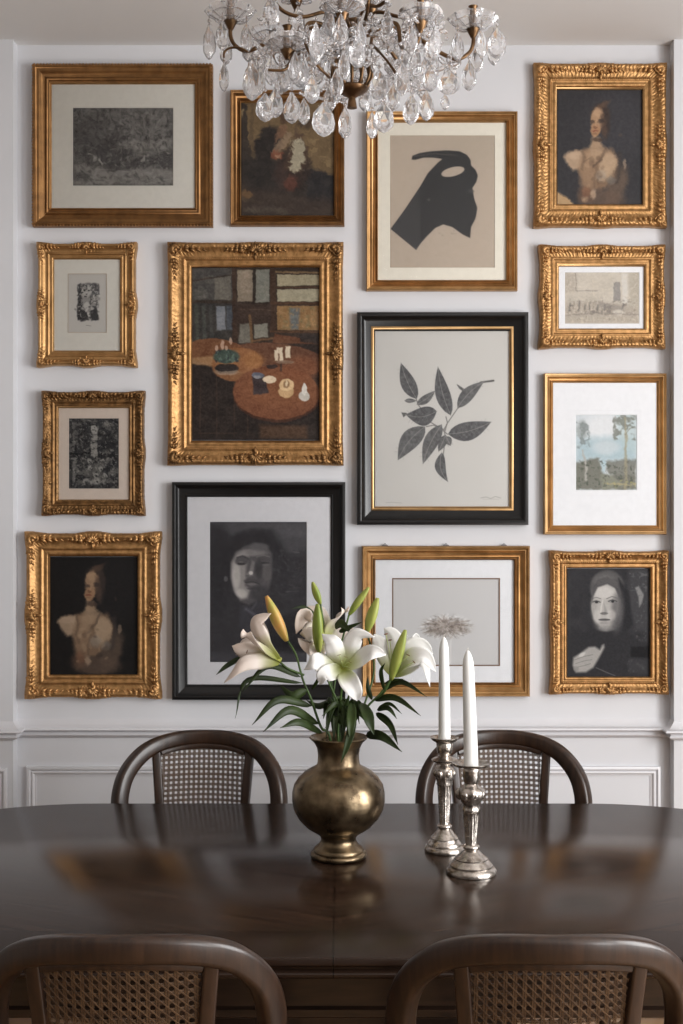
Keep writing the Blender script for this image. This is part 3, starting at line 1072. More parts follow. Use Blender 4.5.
def art_quay():
    a = Art((565, 272.5, 639, 323.5), (190, 182, 170), 2.2, seed=18).view(525, 235, 4.32, 2.5)
    a.C += ((a.fbm(60, 3) - 0.5) * 26)[..., None]
    a.poly([(172, 165), (225, 165), (228, 245), (172, 250)], (170, 160, 148), 0.6, 12)
    a.line([(218, 165), (222, 240), (310, 242)], 4, (132, 126, 120), 0.7, 4)
    a.poly([(380, 205), (410, 203), (410, 285), (382, 288)], (134, 130, 128), 0.8, 4)
    a.poly([(418, 165), (442, 165), (442, 300), (418, 300)], (206, 202, 196), 0.8, 8)
    a.poly([(450, 165), (493, 165), (493, 340), (450, 320)], (170, 162, 148), 0.7, 10)
    a.poly([(172, 290), (300, 285), (380, 290), (440, 300), (493, 330), (493, 382), (172, 382)], (168, 158, 146), 0.7, 16)
    a.splash(16, 0.54, (118, 112, 106), 0.7, (172, 278, 470, 350), 1.6)
    for x, h in ((190, 30), (232, 38), (258, 22), (280, 34), (312, 20), (345, 24), (420, 24)):
        a.line([(x, 325), (x + 3, 325 - h)], 8, (112, 108, 104), 0.7, 5)
    a.ell(370, 310, 60, 14, (136, 130, 124), 0.6, 0.7, 12)
    a.ell(405, 335, 22, 12, (206, 200, 190), 0.7, 0.7)
    a.line([(172, 350), (300, 338), (493, 345)], 5, (130, 124, 118), 0.6, 5)
    a.splash(9, 0.6, (206, 196, 180), 0.5)
    a.splash(8, 0.62, (126, 120, 112), 0.45, (172, 260, 493, 382))
    a.grain(7, 7)
    return a


def art_landscape():
    a = Art((576, 415, 636.5, 490), (200, 206, 210), 2.2, seed=19).view(530, 360, 4.464, 4)
    a.ell(330, 300, 90, 60, (220, 221, 223), 0.8, 0.9)
    a.poly([(205, 350), (475, 340), (475, 450), (205, 450)], (160, 182, 190), 0.75, 40)
    a.ell(340, 390, 60, 30, (204, 208, 210), 0.6, 0.9)
    a.poly([(380, 245), (475, 245), (475, 420), (430, 400), (385, 330)], (176, 192, 194), 0.6, 20)
    a.splash(20, 0.42, (118, 120, 112), 0.8, (365, 240, 480, 360))
    a.splash(18, 0.45, (128, 136, 136), 0.8, (200, 270, 270, 400))
    a.ell(232, 310, 26, 40, (132, 138, 136), 0.6, 0.7)
    a.poly([(205, 455), (260, 445), (310, 440), (320, 490), (345, 520), (400, 510), (470, 520), (475, 580), (205, 580)], (112, 112, 102), 0.9, 14)
    a.poly([(340, 450), (475, 440), (475, 545), (400, 540), (350, 505)], (118, 118, 110), 0.85, 14)
    a.poly([(318, 505), (360, 512), (420, 560), (330, 580), (312, 545)], (138, 140, 126), 0.8, 10)
    a.ell(330, 470, 12, 30, (168, 190, 198), 0.7, 0.8)
    a.line([(425, 260), (428, 400), (426, 575)], 9, (158, 150, 126), 0.7, 6, 13)
    a.line([(235, 400), (248, 470), (252, 530)], 9, (174, 172, 166), 0.8, 5, 13)
    a.line([(425, 330), (455, 300)], 4, (120, 116, 100), 0.6, 4)
    a.splash(12, 0.56, (84, 88, 80), 0.7, (205, 440, 475, 580))
    a.splash(9, 0.62, (172, 168, 110), 0.7, (320, 530, 475, 580))
    a.line([(330, 552), (475, 556)], 6, (178, 166, 128), 0.6, 5)
    a.grain(6, 6)
    return a


def art_hooded_woman():
    a = Art((567.5, 568.7, 649.5, 677), (50, 50, 53), 2.4, seed=20).view(530, 540, 4.464)
    a.grain(40, 6)
    a.poly([(440, 128), (530, 128), (530, 420), (470, 400), (440, 300)], (66, 66, 69), 0.8, 24)
    a.splash(14, 0.56, (98, 98, 100), 0.7, (440, 128, 535, 230))
    a.poly([(470, 215), (485, 205), (508, 245), (500, 280), (488, 300), (484, 255)], (138, 138, 138), 0.8, 8)
    a.splash(10, 0.6, (92, 92, 94), 0.5, (460, 200, 530, 460))
    a.ell(345, 215, 76, 82, (84, 83, 84), 0.95, 0.2)
    a.ell(330, 175, 50, 26, (104, 103, 103), 0.6, 0.9, -10)
    a.poly([(395, 170), (440, 230), (460, 380), (420, 420), (385, 390), (405, 300)], (42, 42, 45), 0.95, 12)
    a.poly([(170, 420), (290, 400), (330, 420), (420, 395), (470, 440), (533, 470), (533, 612), (170, 612)], (46, 46, 49), 0.95, 14)
    # face
    sk = (170, 168, 165)
    a.ell(334, 285, 60, 100, (158, 156, 153), 0.97, 0.1, 2)
    a.poly([(276, 280), (300, 210), (340, 195), (380, 215), (400, 270), (398, 330), (375, 378), (340, 402), (312, 392), (285, 350)], sk, 0.9, 16)
    a.ell(330, 235, 44, 28, (196, 194, 191), 0.7, 0.9)
    a.ell(288, 320, 16, 60, (140, 138, 136), 0.5, 0.9, -8)
    a.ell(340, 385, 40, 22, (140, 138, 136), 0.5, 0.9)
    a.ell(390, 320, 28, 84, (96, 95, 96), 0.8, 0.9, 4)
    a.ell(300, 340, 16, 30, (188, 186, 183), 0.6, 0.8)
    a.ell(362, 335, 20, 24, (186, 184, 181), 0.6, 0.8)
    a.line([(276, 262), (296, 256), (316, 262)], 4, (110, 109, 109), 0.8, 3)
    a.line([(342, 262), (366, 252), (392, 260)], 4, (100, 99, 100), 0.8, 3)
    a.ell(296, 276, 19, 8, (128, 127, 126), 0.7, 0.6)
    a.ell(368, 273, 21, 8, (124, 123, 123), 0.7, 0.6)
    a.line([(280, 277), (296, 271), (314, 278)], 3.2, (50, 50, 52), 0.9, 2)
    a.line([(350, 274), (368, 267), (388, 274)], 3.2, (46, 46, 48), 0.9, 2)
    a.ell(297, 278, 7, 5, (44, 44, 46), 0.9, 0.4)
    a.ell(369, 275, 7, 5, (42, 42, 44), 0.9, 0.4)
    a.line([(325, 270), (318, 300), (316, 322)], 5, (214, 212, 209), 0.6, 5)
    a.poly([(330, 280), (342, 312), (346, 326), (332, 330)], (132, 131, 130), 0.6, 8)
    a.ell(331, 328, 17, 6, (86, 85, 86), 0.75, 0.6)
    a.ell(332, 356, 26, 6, (96, 94, 95), 0.85, 0.5)
    a.line([(308, 356), (332, 355), (356, 356)], 2.5, (52, 52, 54), 0.9, 2)
    a.ell(332, 370, 20, 4, (140, 138, 137), 0.8, 0.6)
    a.ell(338, 396, 34, 12, (130, 129, 128), 0.5, 0.8)
    a.poly([(275, 285), (278, 215), (305, 175), (345, 165), (395, 185), (408, 240), (402, 260), (380, 215), (345, 197), (302, 212), (284, 250)], (78, 77, 79), 0.95, 8)
    for k in range(9):
        t = k / 8
        a.line([(300 + 8 * t, 200 - 30 * t), (345, 185 - 25 * t), (395 - 6 * t, 215 - 25 * t)], 1.5, (116 - 30 * (k % 2), 115 - 30 * (k % 2), 114 - 30 * (k % 2)), 0.5, 2)
    # hand
    a.poly([(190, 560), (194, 525), (225, 505), (262, 478), (290, 476), (312, 490), (322, 470), (330, 466), (332, 480), (318, 508), (300, 540), (282, 570), (250, 590), (205, 592)], (158, 156, 153), 0.97, 12)
    for p in ([(200, 535), (240, 520), (280, 512)], [(204, 552), (240, 540), (276, 534)], [(210, 568), (244, 560), (270, 552)]):
        a.line(p, 2.6, (104, 103, 103), 0.75, 2.5)
    a.ell(206, 575, 12, 12, (128, 127, 126), 0.7, 0.7)
    a.ell(232, 512, 16, 8, (206, 204, 201), 0.6, 0.8, -30)
    a.poly([(450, 478), (533, 474), (533, 525), (450, 522)], (28, 28, 30), 0.8, 8)
    a.line([(295, 570), (340, 590), (380, 606)], 3.5, (116, 115, 116), 0.7, 4)
    a.poly([(440, 530), (533, 535), (533, 600), (440, 590)], (60, 60, 63), 0.7, 10)
    a.splash(14, 0.6, (84, 84, 86), 0.4, (430, 530, 533, 612))
    a.grain(6, 5)
    return a


def art_tumbleweed():
    a = Art((393, 579, 499, 665), (200, 199, 199), 2.0, seed=21).view(350, 530, 3.595)
    a.line([(362, 395), (361, 482)], 7, (214, 213, 212), 0.8, 3)
    rng = a.rng
    for k in range(230):
        th = rng.rand() * 2 * PI
        r0, r1 = rng.rand() * 0.5, 0.6 + rng.rand() * 0.5
        x0, y0 = 345 + 92 * r0 * math.cos(th), 345 + 44 * r0 * math.sin(th)
        th2 = th + rng.randn() * 0.25
        x1, y1 = 345 + 98 * r1 * math.cos(th2), 345 + 42 * r1 * math.sin(th2) + 4
        c = 112 + rng.rand() * 60
        a.line([(x0, y0), ((x0 + x1) / 2 + rng.randn() * 4, (y0 + y1) / 2 + rng.randn() * 4), (x1, y1)], 1.6, (c + 6, c - 3, c - 10), 0.6, 1.8)
    a.ell(345, 350, 62, 30, (140, 128, 120), 0.4, 0.9)
    m = a.fbm(9, 2)
    msk = np.clip(1.15 - np.hypot((a.U - 345) / 92, (a.V - 347) / 46), 0, 1)
    a.C += ((m - 0.5) * 90 * np.clip(msk * 2, 0, 1))[..., None]
    return a

# ------------------------------------------------------------------ picture frames
YF = -0.030      # depth at which the outer outline of a frame is read
YL = -0.016      # sight edge
YA = -0.010      # picture sheet


def ring_point(side, u, t_in, w, h):
    """point on a rectangle w x h inset by t_in: side 0 bottom, 1 right, 2 top, 3 left"""
    hw, hh = w / 2 - t_in, h / 2 - t_in
    c = [(-hw, -hh), (hw, -hh), (hw, hh), (-hw, hh)]
    a, b = c[side], c[(side + 1) % 4]
    return a[0] + (b[0] - a[0]) * u, a[1] + (b[1] - a[1]) * u


SIDE_OUT = [(0, -1), (1, 0), (0, 1), (-1, 0)]


def moulding(mb, cx, cz, w, h, W, prof, step=0.004, disp=None, wave=None, Wx=None):
    """prof: list of (t 0 outer .. 1 inner, height off the wall). disp(side, s, L, t)->height, wave(side, s, L)->outset"""
    rings = []
    for side in range(4):
        L = w if side % 2 == 0 else h
        n = max(2, int(L / step)) if (disp or wave) else 1
        for k in range(n):
            u = k / n
            ring = []
            for (t, z) in prof:
                x, q = ring_point(side, u, t * W, w, h)
                s = (u - 0.5) * L
                zz = z
                if disp and 0 < t < 1:
                    zz += disp(side, s, L, t)
                if wave:
                    o = wave(side, s, L) * (1 - t) ** 2
                    x += SIDE_OUT[side][0] * o
                    q += SIDE_OUT[side][1] * o
                ring.append((cx + x, -zz, cz + q))
            rings.append(ring)
    rings.append(rings[0])
    # along the ring: loft over open cross sections
    mb.loft(rings, closed=False)


def dense(prof, n):
    """resample a profile evenly by arc length"""
    P_ = [Vector((t, z * 20, 0)) for t, z in prof]
    d = [0]
    for i in range(1, len(P_)):
        d.append(d[-1] + (P_[i] - P_[i - 1]).length)
    out = []
    for k in range(n + 1):
        q = d[-1] * k / n
        i = 0
        while i < len(d) - 2 and d[i + 1] < q:
            i += 1
        f = (q - d[i]) / max(1e-9, d[i + 1] - d[i])
        p = P_[i].lerp(P_[i + 1], f)
        out.append((p.x, p.y / 20))
    return out


def blob(mb, a, b, w, z, hgt, nu=8, nv=6, curl=0.0):
    """a carved leaf lying on the frame from a to b (x,z), z its height off the wall"""
    a, b = Vector((a[0], 0, a[1])), Vector((b[0], 0, b[1]))
    d = b - a
    L = d.length
    if L < 1e-6:
        return
    d.normalize()
    s = Vector((-d.z, 0, d.x))
    N = nv + 1
    vs, fs = [], []
    for i in range(N):
        t = i / (N - 1)
        r = max(0.04, math.sin(PI * min(1, t * 0.9 + 0.05)) ** 0.8) * (1 - 0.35 * t)
        c = a + d * (L * t) + s * (curl * t * t)
        zz = z + hgt * 0.35 * math.sin(PI * t)
        for j in range(nu):
            th = 2 * PI * j / nu
            off = s * (math.cos(th) * w / 2 * r)
            zz2 = zz + math.sin(th) * hgt * 0.55 * r
            vs.append((c.x + off.x, -zz2, c.z + off.z))
    for i in range(N - 1):
        for j in range(nu):
            p, q = i * nu + j, i * nu + (j + 1) % nu
            fs.append((p, p + nu, q + nu, q))
    fs.append(tuple(range(nu)))
    fs.append(tuple(range((N - 1) * nu, N * nu))[::-1])
    mb.add(vs, fs)


def scroll(mb, c, r, a0, turns, dirn, z, th, n=16):
    pts, rad = [], []
    for i in range(n + 1):
        t = i / n
        a = a0 + dirn * turns * 2 * PI * t
        rr = r * (1 - 0.8 * t)
        pts.append((c[0] + rr * math.cos(a), -(z + 0.003 * t), c[1] + rr * math.sin(a)))
        rad.append(th * (1 - 0.35 * t))
    mb.tube(pts, rad, 6)
    mb.ball((c[0], -(z + 0.003), c[1]), th * 1.3, 8, 6)


def spray(mb, p, ang, L, w, z0, z1, n=5, size=1.0, rng=random):
    """a running acanthus spray"""
    d = (math.cos(ang), math.sin(ang))
    s = (-d[1], d[0])
    for k in range(n):
        t = (k + 0.3) / n
        q = (p[0] + d[0] * L * t, p[1] + d[1] * L * t)
        f = (1 - 0.55 * t) * size
        z = z0 + (z1 - z0) * t
        for sg in (-1, 1):
            e = (q[0] + d[0] * L / n * 1.15 + s[0] * sg * w * 0.42 * f, q[1] + d[1] * L / n * 1.15 + s[1] * sg * w * 0.42 * f)
            blob(mb, q, e, w * 0.50 * f, z, 0.011 * f, curl=sg * 0.002)
        blob(mb, q, (q[0] + d[0] * L / n * 1.1, q[1] + d[1] * L / n * 1.1), w * 0.36 * f, z + 0.002, 0.011 * f)


def centre_ornament(mb, p, out, W, size, z):
    """shell with scrolls on the middle of a rail. p middle of the rail (x,z); out: unit vector away from the picture"""
    ta = (-out[1], out[0])
    base = (p[0] - out[0] * W * 0.22, p[1] - out[1] * W * 0.22)
    a0 = math.atan2(out[1], out[0])
    for k in range(-3, 4):
        a = a0 + k * 0.40
        L = size * (0.5 - 0.03 * abs(k))
        blob(mb, base, (base[0] + math.cos(a) * L, base[1] + math.sin(a) * L), size * 0.18, z + 0.002, 0.013)
    mb.ball((base[0], -(z + 0.005), base[1]), size * 0.10, 10, 6)
    blob(mb, base, (base[0] - out[0] * W * 0.42, base[1] - out[1] * W * 0.42), size * 0.2, z - 0.004, 0.008)
    for sg in (-1, 1):
        c = (p[0] + ta[0] * sg * size * 0.52, p[1] + ta[1] * sg * size * 0.52)
        scroll(mb, c, size * 0.19, a0 + (PI if sg > 0 else PI), 1.1, -sg, z, size * 0.055)
        spray(mb, (p[0] + ta[0] * sg * size * 0.45, p[1] + ta[1] * sg * size * 0.45), math.atan2(ta[1] * sg, ta[0] * sg), size * 0.9, W * 0.55, z, z - 0.006, 4, 1.1)
        for q in range(3):
            cc = (p[0] + ta[0] * sg * size * (0.3 + 0.14 * q) - out[0] * W * 0.25, p[1] + ta[1] * sg * size * (0.3 + 0.14 * q) - out[1] * W * 0.25)
            mb.ball((cc[0], -(z - 0.002), cc[1]), size * 0.05, 8, 5)


def corner_ornament(mb, c, sx, sz, W, size, z):
    """cartouche on a corner. c outer corner (x,z); sx,sz point away from the picture"""
    base = (c[0] - sx * W * 0.55, c[1] - sz * W * 0.55)
    a0 = math.atan2(sz, sx)
    for k in range(-4, 5):
        a = a0 + k * 0.36
        L = W * (0.60 - 0.04 * abs(k))
        blob(mb, base, (base[0] + math.cos(a) * L, base[1] + math.sin(a) * L), W * 0.30, z + 0.001, 0.014)
    mb.ball((base[0], -(z + 0.004), base[1]), W * 0.16, 10, 6)
    for (dx, dz) in ((-sx, 0), (0, -sz)):
        q = (c[0] + (dx * size * 0.42 if dx else -sx * W * 0.42), c[1] + (dz * size * 0.42 if dz else -sz * W * 0.42))
        ang = math.atan2(dz, dx)
        scroll(mb, q, W * 0.27, ang + PI, 1.1, (1 if (dx * sz - dz * sx) > 0 else -1), z, W * 0.085)
        q2 = (c[0] + (dx * size * 0.55 if dx else -sx * W * 0.42), c[1] + (dz * size * 0.55 if dz else -sz * W * 0.42))
        spray(mb, q2, ang, size * 0.85, W * 0.6, z, z - 0.006, 4, 1.1)


def noise3(x, y, z):
    return mnoise.noise(Vector((x, y, z)))


def frame(name, box, sight, style, mat, art, artm, label, mount=None, glass=True, line=None, orn=None, slip=None, seed=0,
          dark_gap=False, hooks=None, fmat2=None, y_art=YA):
    x0, y0, x1, y1 = box
    a, b = P(x0, y1, YF), P(x1, y0, YF)
    cx, cz = (a.x + b.x) / 2, (a.z + b.z) / 2
    w, h = b.x - a.x, b.z - a.z
    la, lb = P(sight[0], sight[3], YL), P(sight[2], sight[1], YL)
    sw, sh = lb.x - la.x, lb.z - la.z
    scx, scz = (la.x + lb.x) / 2, (la.z + lb.z) / 2
    W = ((w - sw) + (h - sh)) / 4
    root = empty('picture_frame', (cx, 0, cz - h / 2), label, 'framed picture', None)
    H = {'plain': 0.030, 'beaded': 0.034, 'ornate': 0.036, 'lacquer': 0.034}[style]
    mb = MB()
    # the moulding is centred on its own outline; its sight opening is trimmed to the measured one by the slip
    if style == 'lacquer':
        prof = [(0, 0.002), (0, H - 0.004), (0.03, H - 0.001), (0.08, H), (0.2, H), (0.26, H - 0.002), (0.30, H - 0.006), (0.5, H - 0.012),
                (0.85, H - 0.017), (0.88, H - 0.015), (0.96, H - 0.016), (1, H - 0.019), (1, 0.011)]
        moulding(mb, cx, cz, w, h, W, prof)
        fr = mb.build('moulding', mat, root, auto=35)
    elif style in ('plain', 'beaded'):
        prof = [(0, 0.002), (0, H - 0.008), (0.04, H - 0.003), (0.10, H), (0.17, H - 0.001), (0.21, H - 0.005), (0.26, H - 0.006), (0.33, H - 0.006),
                (0.42, H - 0.011), (0.55, H - 0.016), (0.66, H - 0.018), (0.70, H - 0.014), (0.76, H - 0.0125), (0.82, H - 0.014), (0.85, H - 0.018),
                (0.90, H - 0.0165), (0.96, H - 0.018), (1, H - 0.020), (1, 0.0115)]
        moulding(mb, cx, cz, w, h, W, prof)
        fr = mb.build('moulding', mat, root, auto=45)
        if style == 'beaded':
            mb = MB()
            for side in range(4):
                L = (w if side % 2 == 0 else h)
                n = int(L / 0.0105)
                for k in range(n):
                    u = (k + 0.5) / n
                    x, q = ring_point(side, u, W * 0.035, w, h)
                    al = SIDE_OUT[(side + 1) % 4]
                    mb.ell((cx + x, -(H - 0.002), cz + q), (al[0] * 0.0036 or 0.0022, 0, al[1] * 0.0036), (0, 0.003, 0),
                           ((al[1] * 0.0025), 0, (al[0] * 0.0025) or 0.0001), 6, 4) if False else mb.ball((cx + x, -(H - 0.003), cz + q), 0.0036, 6, 4)
            mb.build('bead_moulding', mat, root)
    else:
        in_w = 0.0055
        base = [(0, 0.002), (0, H - 0.012), (0.05, H - 0.004), (0.13, H), (0.22, H - 0.001), (0.30, H - 0.006), (0.40, H - 0.011), (0.52, H - 0.014),
                (0.62, H - 0.014), (0.66, H - 0.011), (0.71, H - 0.011), (0.75, H - 0.015), (0.80, H - 0.017), (0.86, H - 0.014), (0.93, H - 0.0135), (0.97, H - 0.017), (1, H - 0.021), (1, 0.0115)]
        prof = dense(base, 30)
        carve = orn.get('carve', 0.6)

        def m_of(s, L):
            e = min(abs(s), abs(L / 2 - abs(s)))
            return max(carve, 1 - e / (0.16 * L)) if e < 0.16 * L else carve

        def disp(side, s, L, t):
            if t > 0.60:
                if 0.84 < t < 0.95:
                    return 0.0010 * math.cos(s * 2 * PI / 0.006)
                return 0.0
            m = m_of(s, L)
            env = max(0.0, math.sin(PI * min(1, t / 0.60))) ** 0.6
            sx = abs(s)
            wave_ = math.sin(sx * 2 * PI / 0.026 + 2.6 * math.sin(t * 9))
            fine = noise3(sx * 160 + side * 3.1, t * 9, seed)
            fine2 = noise3(sx * 330, t * 18 + side, seed + 5)
            return m * env * (0.0030 * wave_ * wave_ + 0.0052 * fine + 0.0030 * fine2)

        amp = orn.get('wave', 0.0035)

        def wave(side, s, L):
            e1, e2 = abs(s), L / 2 - abs(s)
            cz_ = orn.get('csize', 0.05)
            k = max(0, 1 - e1 / cz_) + max(0, 1 - e2 / (cz_ * 1.2))
            return -amp + amp * 1.1 * min(1, k * 1.4) + 0.0008 * noise3(abs(s) * 120, side, seed + 2)

        moulding(mb, cx, cz, w, h, W, prof, 0.0026, disp, wave)
        fr = mb.build('moulding', mat, root)
        om = fmat2 or mat
        csz = orn.get('corner', 0.06)
        for sx in (-1, 1):
            for sz in (-1, 1):
                mb = MB()
                corner_ornament(mb, (cx + sx * (w / 2 - 0.001), cz + sz * (h / 2 - 0.001)), sx, sz, W * 0.62, csz, H - 0.004)
                mb.build('corner_ornament', om, root)
        for k, side in enumerate(range(4)):
            if side % 2 == 0 and not orn.get('tb', True):
                continue
            if side % 2 == 1 and not orn.get('lr', True):
                continue
            out = SIDE_OUT[side]
            mb = MB()
            pp = (cx + out[0] * (w / 2 - W * 0.27), cz + out[1] * (h / 2 - W * 0.27))
            centre_ornament(mb, pp, out, W * 0.8, orn.get('centre', 0.045), H - 0.004)
            mb.build('centre_ornament', om, root)
        if orn.get('beads', True):
            mb = MB()
            for side in range(4):
                L = (w if side % 2 == 0 else h) - 1.36 * W
                n = int(L / 0.0062)
                for k in range(n):
                    u = (k + 0.5) / n
                    x, q = ring_point(side, u, W * 0.685, w, h)
                    mb.ball((cx + x, -(H - 0.0105), cz + q), 0.0023, 6, 4)
            mb.build('bead_moulding', mat, root)
    # slip at the measured sight edge
    yi = 0.012
    if slip:
        sm, swid = slip
        mb = MB()
        pr = [(0, yi), (0, 0.0195), (0.25, 0.0215), (0.55, 0.0205), (0.8, 0.017), (1, 0.0155), (1, 0.0112)]
        moulding(mb, scx, scz, sw + 2 * swid, sh + 2 * swid, swid, pr)
        mb.build('inner_slip', sm, root, auto=50)
    # picture
    at = art()
    ob = at.build('picture', artm, root, -y_art if y_art > 0 else y_art)
    # mount with a bevelled window
    if mount:
        mb = MB()
        px0, py0, px1, py1 = at.box
        ea = 0.002
        wa, wb = P(px0, py1, y_art - 0.0005), P(px1, py0, y_art - 0.0005)
        o0, o1 = (la.x - ea, la.z - ea), (lb.x + ea, lb.z + ea)
        iw = mount[1] if len(mount) > 1 else 0.0
        i0, i1 = (wa.x - iw, wa.z - iw), (wb.x + iw, wb.z + iw)
        yb, yf = -y_art + 0.0003, -y_art + 0.0018
        bv = 0.0012
        def rect(p, q, yy, g=0.0):
            return [(p[0] - g, -yy, p[1] - g), (q[0] + g, -yy, p[1] - g), (q[0] + g, -yy, q[1] + g), (p[0] - g, -yy, q[1] + g)]
        mb.loft([rect(o0, o1, yb), rect(o0, o1, yf), rect(i0, i1, yf, bv), rect(i0, i1, yb), rect(o0, o1, yb)])
        mb.build('mount', mount[0], root, smooth=False)
        if line:
            lx0, ly0, lx1, ly1, lw, lm = line
            a2, b2 = P(lx0, ly1, y_art), P(lx1, ly0, y_art)
            mb = MB()
            yy = yf + 0.0002
            p0, q0 = (a2.x, a2.z), (b2.x, b2.z)
            mb.loft([rect(p0, q0, yy - 0.0004, 0), rect(p0, q0, yy, 0), rect(p0, q0, yy, -lw), rect(p0, q0, yy - 0.0004, -lw)])
            mb.build('mount_line', lm, root, smooth=False)
    if glass:
        mb = MB()
        mb.box((la.x - 0.001, -0.0142, la.z - 0.001), (lb.x + 0.001, -0.0130, lb.z + 0.001))
        mb.build('glass', M['pane'], root, smooth=False)
    if hooks:
        for hx in hooks:
            q = P(hx, box[1], -0.01)
            mb = MB()
            mb.box((q.x - 0.009, -0.014, cz + h / 2 - 0.002), (q.x + 0.009, -0.003, cz + h / 2 + 0.003), 0.001)
            mb.tube([(q.x - 0.005, -0.009, cz + h / 2 + 0.002), (q.x, -0.009, cz + h / 2 + 0.008), (q.x + 0.005, -0.009, cz + h / 2 + 0.002)], 0.0012, 6)
            mb.build('hanging_plate', M['pewter'], root, auto=40)
    return root


gb, go, gl, gc, gcd, bk = M['gold_bronze'], M['gold'], M['gold_light'], M['gold_carved'], M['gold_carved_dark'], M['black']
frame('woodland', (32, 63.5, 212.5, 226), (50.5, 84, 195, 208), 'beaded', gb, art_woodland, M['paper'],
      'wide bronze gold frame holding a dark grey woodland print in an ivory mount', mount=(M['mat_ivory'],), slip=(go, 0.004))
frame('dark', (230, 89, 344.5, 225), (241, 102.5, 334.5, 215.5), 'plain', gb, art_dark_interior, M['oil'],
      'narrow gold frame with a murky brown oil painting, partly behind the chandelier drops', glass=False, slip=(go, 0.003))
frame('silhouette', (366.5, 110.5, 518, 290), (378, 121.5, 506, 280), 'plain', go, art_silhouette, M['paper'],
      'gold framed print of a black horned silhouette on beige paper', mount=(M['mat_cream'],), slip=(gl, 0.003))
frame('lady', (534, 62, 667.5, 227), (557, 89.5, 642.5, 206), 'ornate', gc, art_lady_upper, M['oil'],
      'carved gold frame at top right, portrait of a woman on a charcoal ground', glass=False,
      orn=dict(corner=0.075, centre=0.055, carve=0.75, wave=0.003), slip=(gl, 0.006), seed=1)
frame('study', (36, 241.5, 136.5, 367), (54, 258.5, 120, 350.5), 'ornate', go, art_figure_study, M['paper'],
      'small gold frame with scalloped edges around a tiny black ink figure', mount=(M['mat_ivory'],),
      line=(68, 273.8, 106.7, 332.7, 0.0014, M['tan_line']), orn=dict(corner=0.05, centre=0.04, carve=0.06, wave=0.0055, csize=0.045, beads=False), slip=(gl, 0.004), seed=2, fmat2=gc)
frame('engraving', (41, 390.5, 144.5, 516), (58.5, 408, 129.5, 499.5), 'ornate', gcd, art_engraving, M['paper'],
      'small dark carved gold frame with a dense black and white engraving in a blush mount', mount=(M['mat_pink'],),
      orn=dict(corner=0.055, centre=0.045, carve=1.0, wave=0.004, csize=0.05, beads=False), slip=(gl, 0.006), seed=3)
frame('lady2', (24, 531.5, 161, 699.5), (50, 556.5, 138, 675.5), 'ornate', gc, art_lady_lower, M['oil'],
      'heavy carved gold frame at lower left, portrait of a woman on near black ground', glass=False,
      orn=dict(corner=0.085, centre=0.06, carve=0.12, wave=0.006, csize=0.06, beads=False), slip=(gb, 0.006), seed=4)
frame('tables', (167, 241.5, 343.5, 465.5), (191, 267.5, 320, 440.5), 'ornate', gc, art_table_scene, M['oil'],
      'large ornate gold frame with a painting of round wooden tables in a dim room', glass=False,
      orn=dict(corner=0.085, centre=0.07, carve=0.22, wave=0.002, csize=0.07), slip=(gb, 0.007), seed=5, fmat2=gcd)
frame('face', (172, 482, 345.4, 700), (187, 498, 331, 685), 'lacquer', bk, art_shadowed_face, M['paper'],
      'black frame with a dark photograph of an upturned face, behind the lilies', mount=(M['mat_grey'],))
frame('botanical', (357, 312, 528.5, 525), (375, 330.5, 509.5, 506.5), 'lacquer', bk, art_botanical, M['paper'],
      'large black frame with a thin gold inner edge around a grey leafy botanical print', slip=(gl, 0.0125))
frame('quay', (539, 244, 666, 348.5), (559, 266.5, 644, 329.5), 'ornate', gc, art_quay, M['paper'],
      'wide ornate gold frame with a small faded sepia street sketch in a white mount', mount=(M['mat_white'],),
      orn=dict(corner=0.055, centre=0.045, carve=0.8, wave=0.0045, csize=0.05, beads=False), slip=(gl, 0.007), seed=6)
frame('landscape', (544.5, 373, 667.3, 534.7), (554, 382.5, 656, 525.5), 'plain', gl, art_landscape, M['paper'],
      'slim plain gold frame with a small pale blue tree landscape in a wide white mount', mount=(M['mat_white'],),
      line=(571.5, 410.5, 640.5, 495.5, 0.0012, M['mat_grey']))
frame('woman', (550, 550.5, 669.3, 695), (567, 568, 650, 677.5), 'ornate', gc, art_hooded_woman, M['paper'],
      'carved gold frame with a black and white portrait of a woman raising one hand', glass=False,
      orn=dict(corner=0.055, centre=0.05, carve=0.35, wave=0.0035, csize=0.05), slip=(gl, 0.003), seed=7)
frame('tumbleweed', (362, 546, 530.3, 697), (375, 560, 514, 682.5), 'plain', go, art_tumbleweed, M['paper'],
      'gold frame with a feathery brown bush print, behind the two candles', mount=(M['mat_white'],),
      line=(392, 578, 500, 666, 0.0042, M['brown_line']), hooks=(385, 446, 504), slip=(gb, 0.003))

# ------------------------------------------------------------------ the room
X0, X1, YB, YW, HC = -2.3, 2.9, -6.2, 0.0, 3.006
PD = 0.05        # how far the side piers stand out
pl = P(13, 512, -PD).x
pr = P(674, 512, -PD).x


def wall(name, mb, mat, smooth=False):
    return struct(mb.build(name, mat, None, smooth=smooth))


mb = MB(); mb.box((X0 - 0.1, YB - 0.1, -0.1), (X1 + 0.1, 0.1, 0)); wall('floor', mb, M['floor'])
mb = MB(); mb.box((X0 - 0.1, YB - 0.1, HC), (X1 + 0.1, 0.1, HC + 0.1)); wall('ceiling', mb, M['ceiling'])
mb = MB(); mb.box((X0 - 0.1, 0, 0), (X1 + 0.1, 0.1, HC)); wall('wall_back', mb, M['wall'])
mb = MB(); mb.box((X0 - 0.1, YB - 0.1, 0), (X0, 0, HC)); wall('wall_left', mb, M['plaster'])
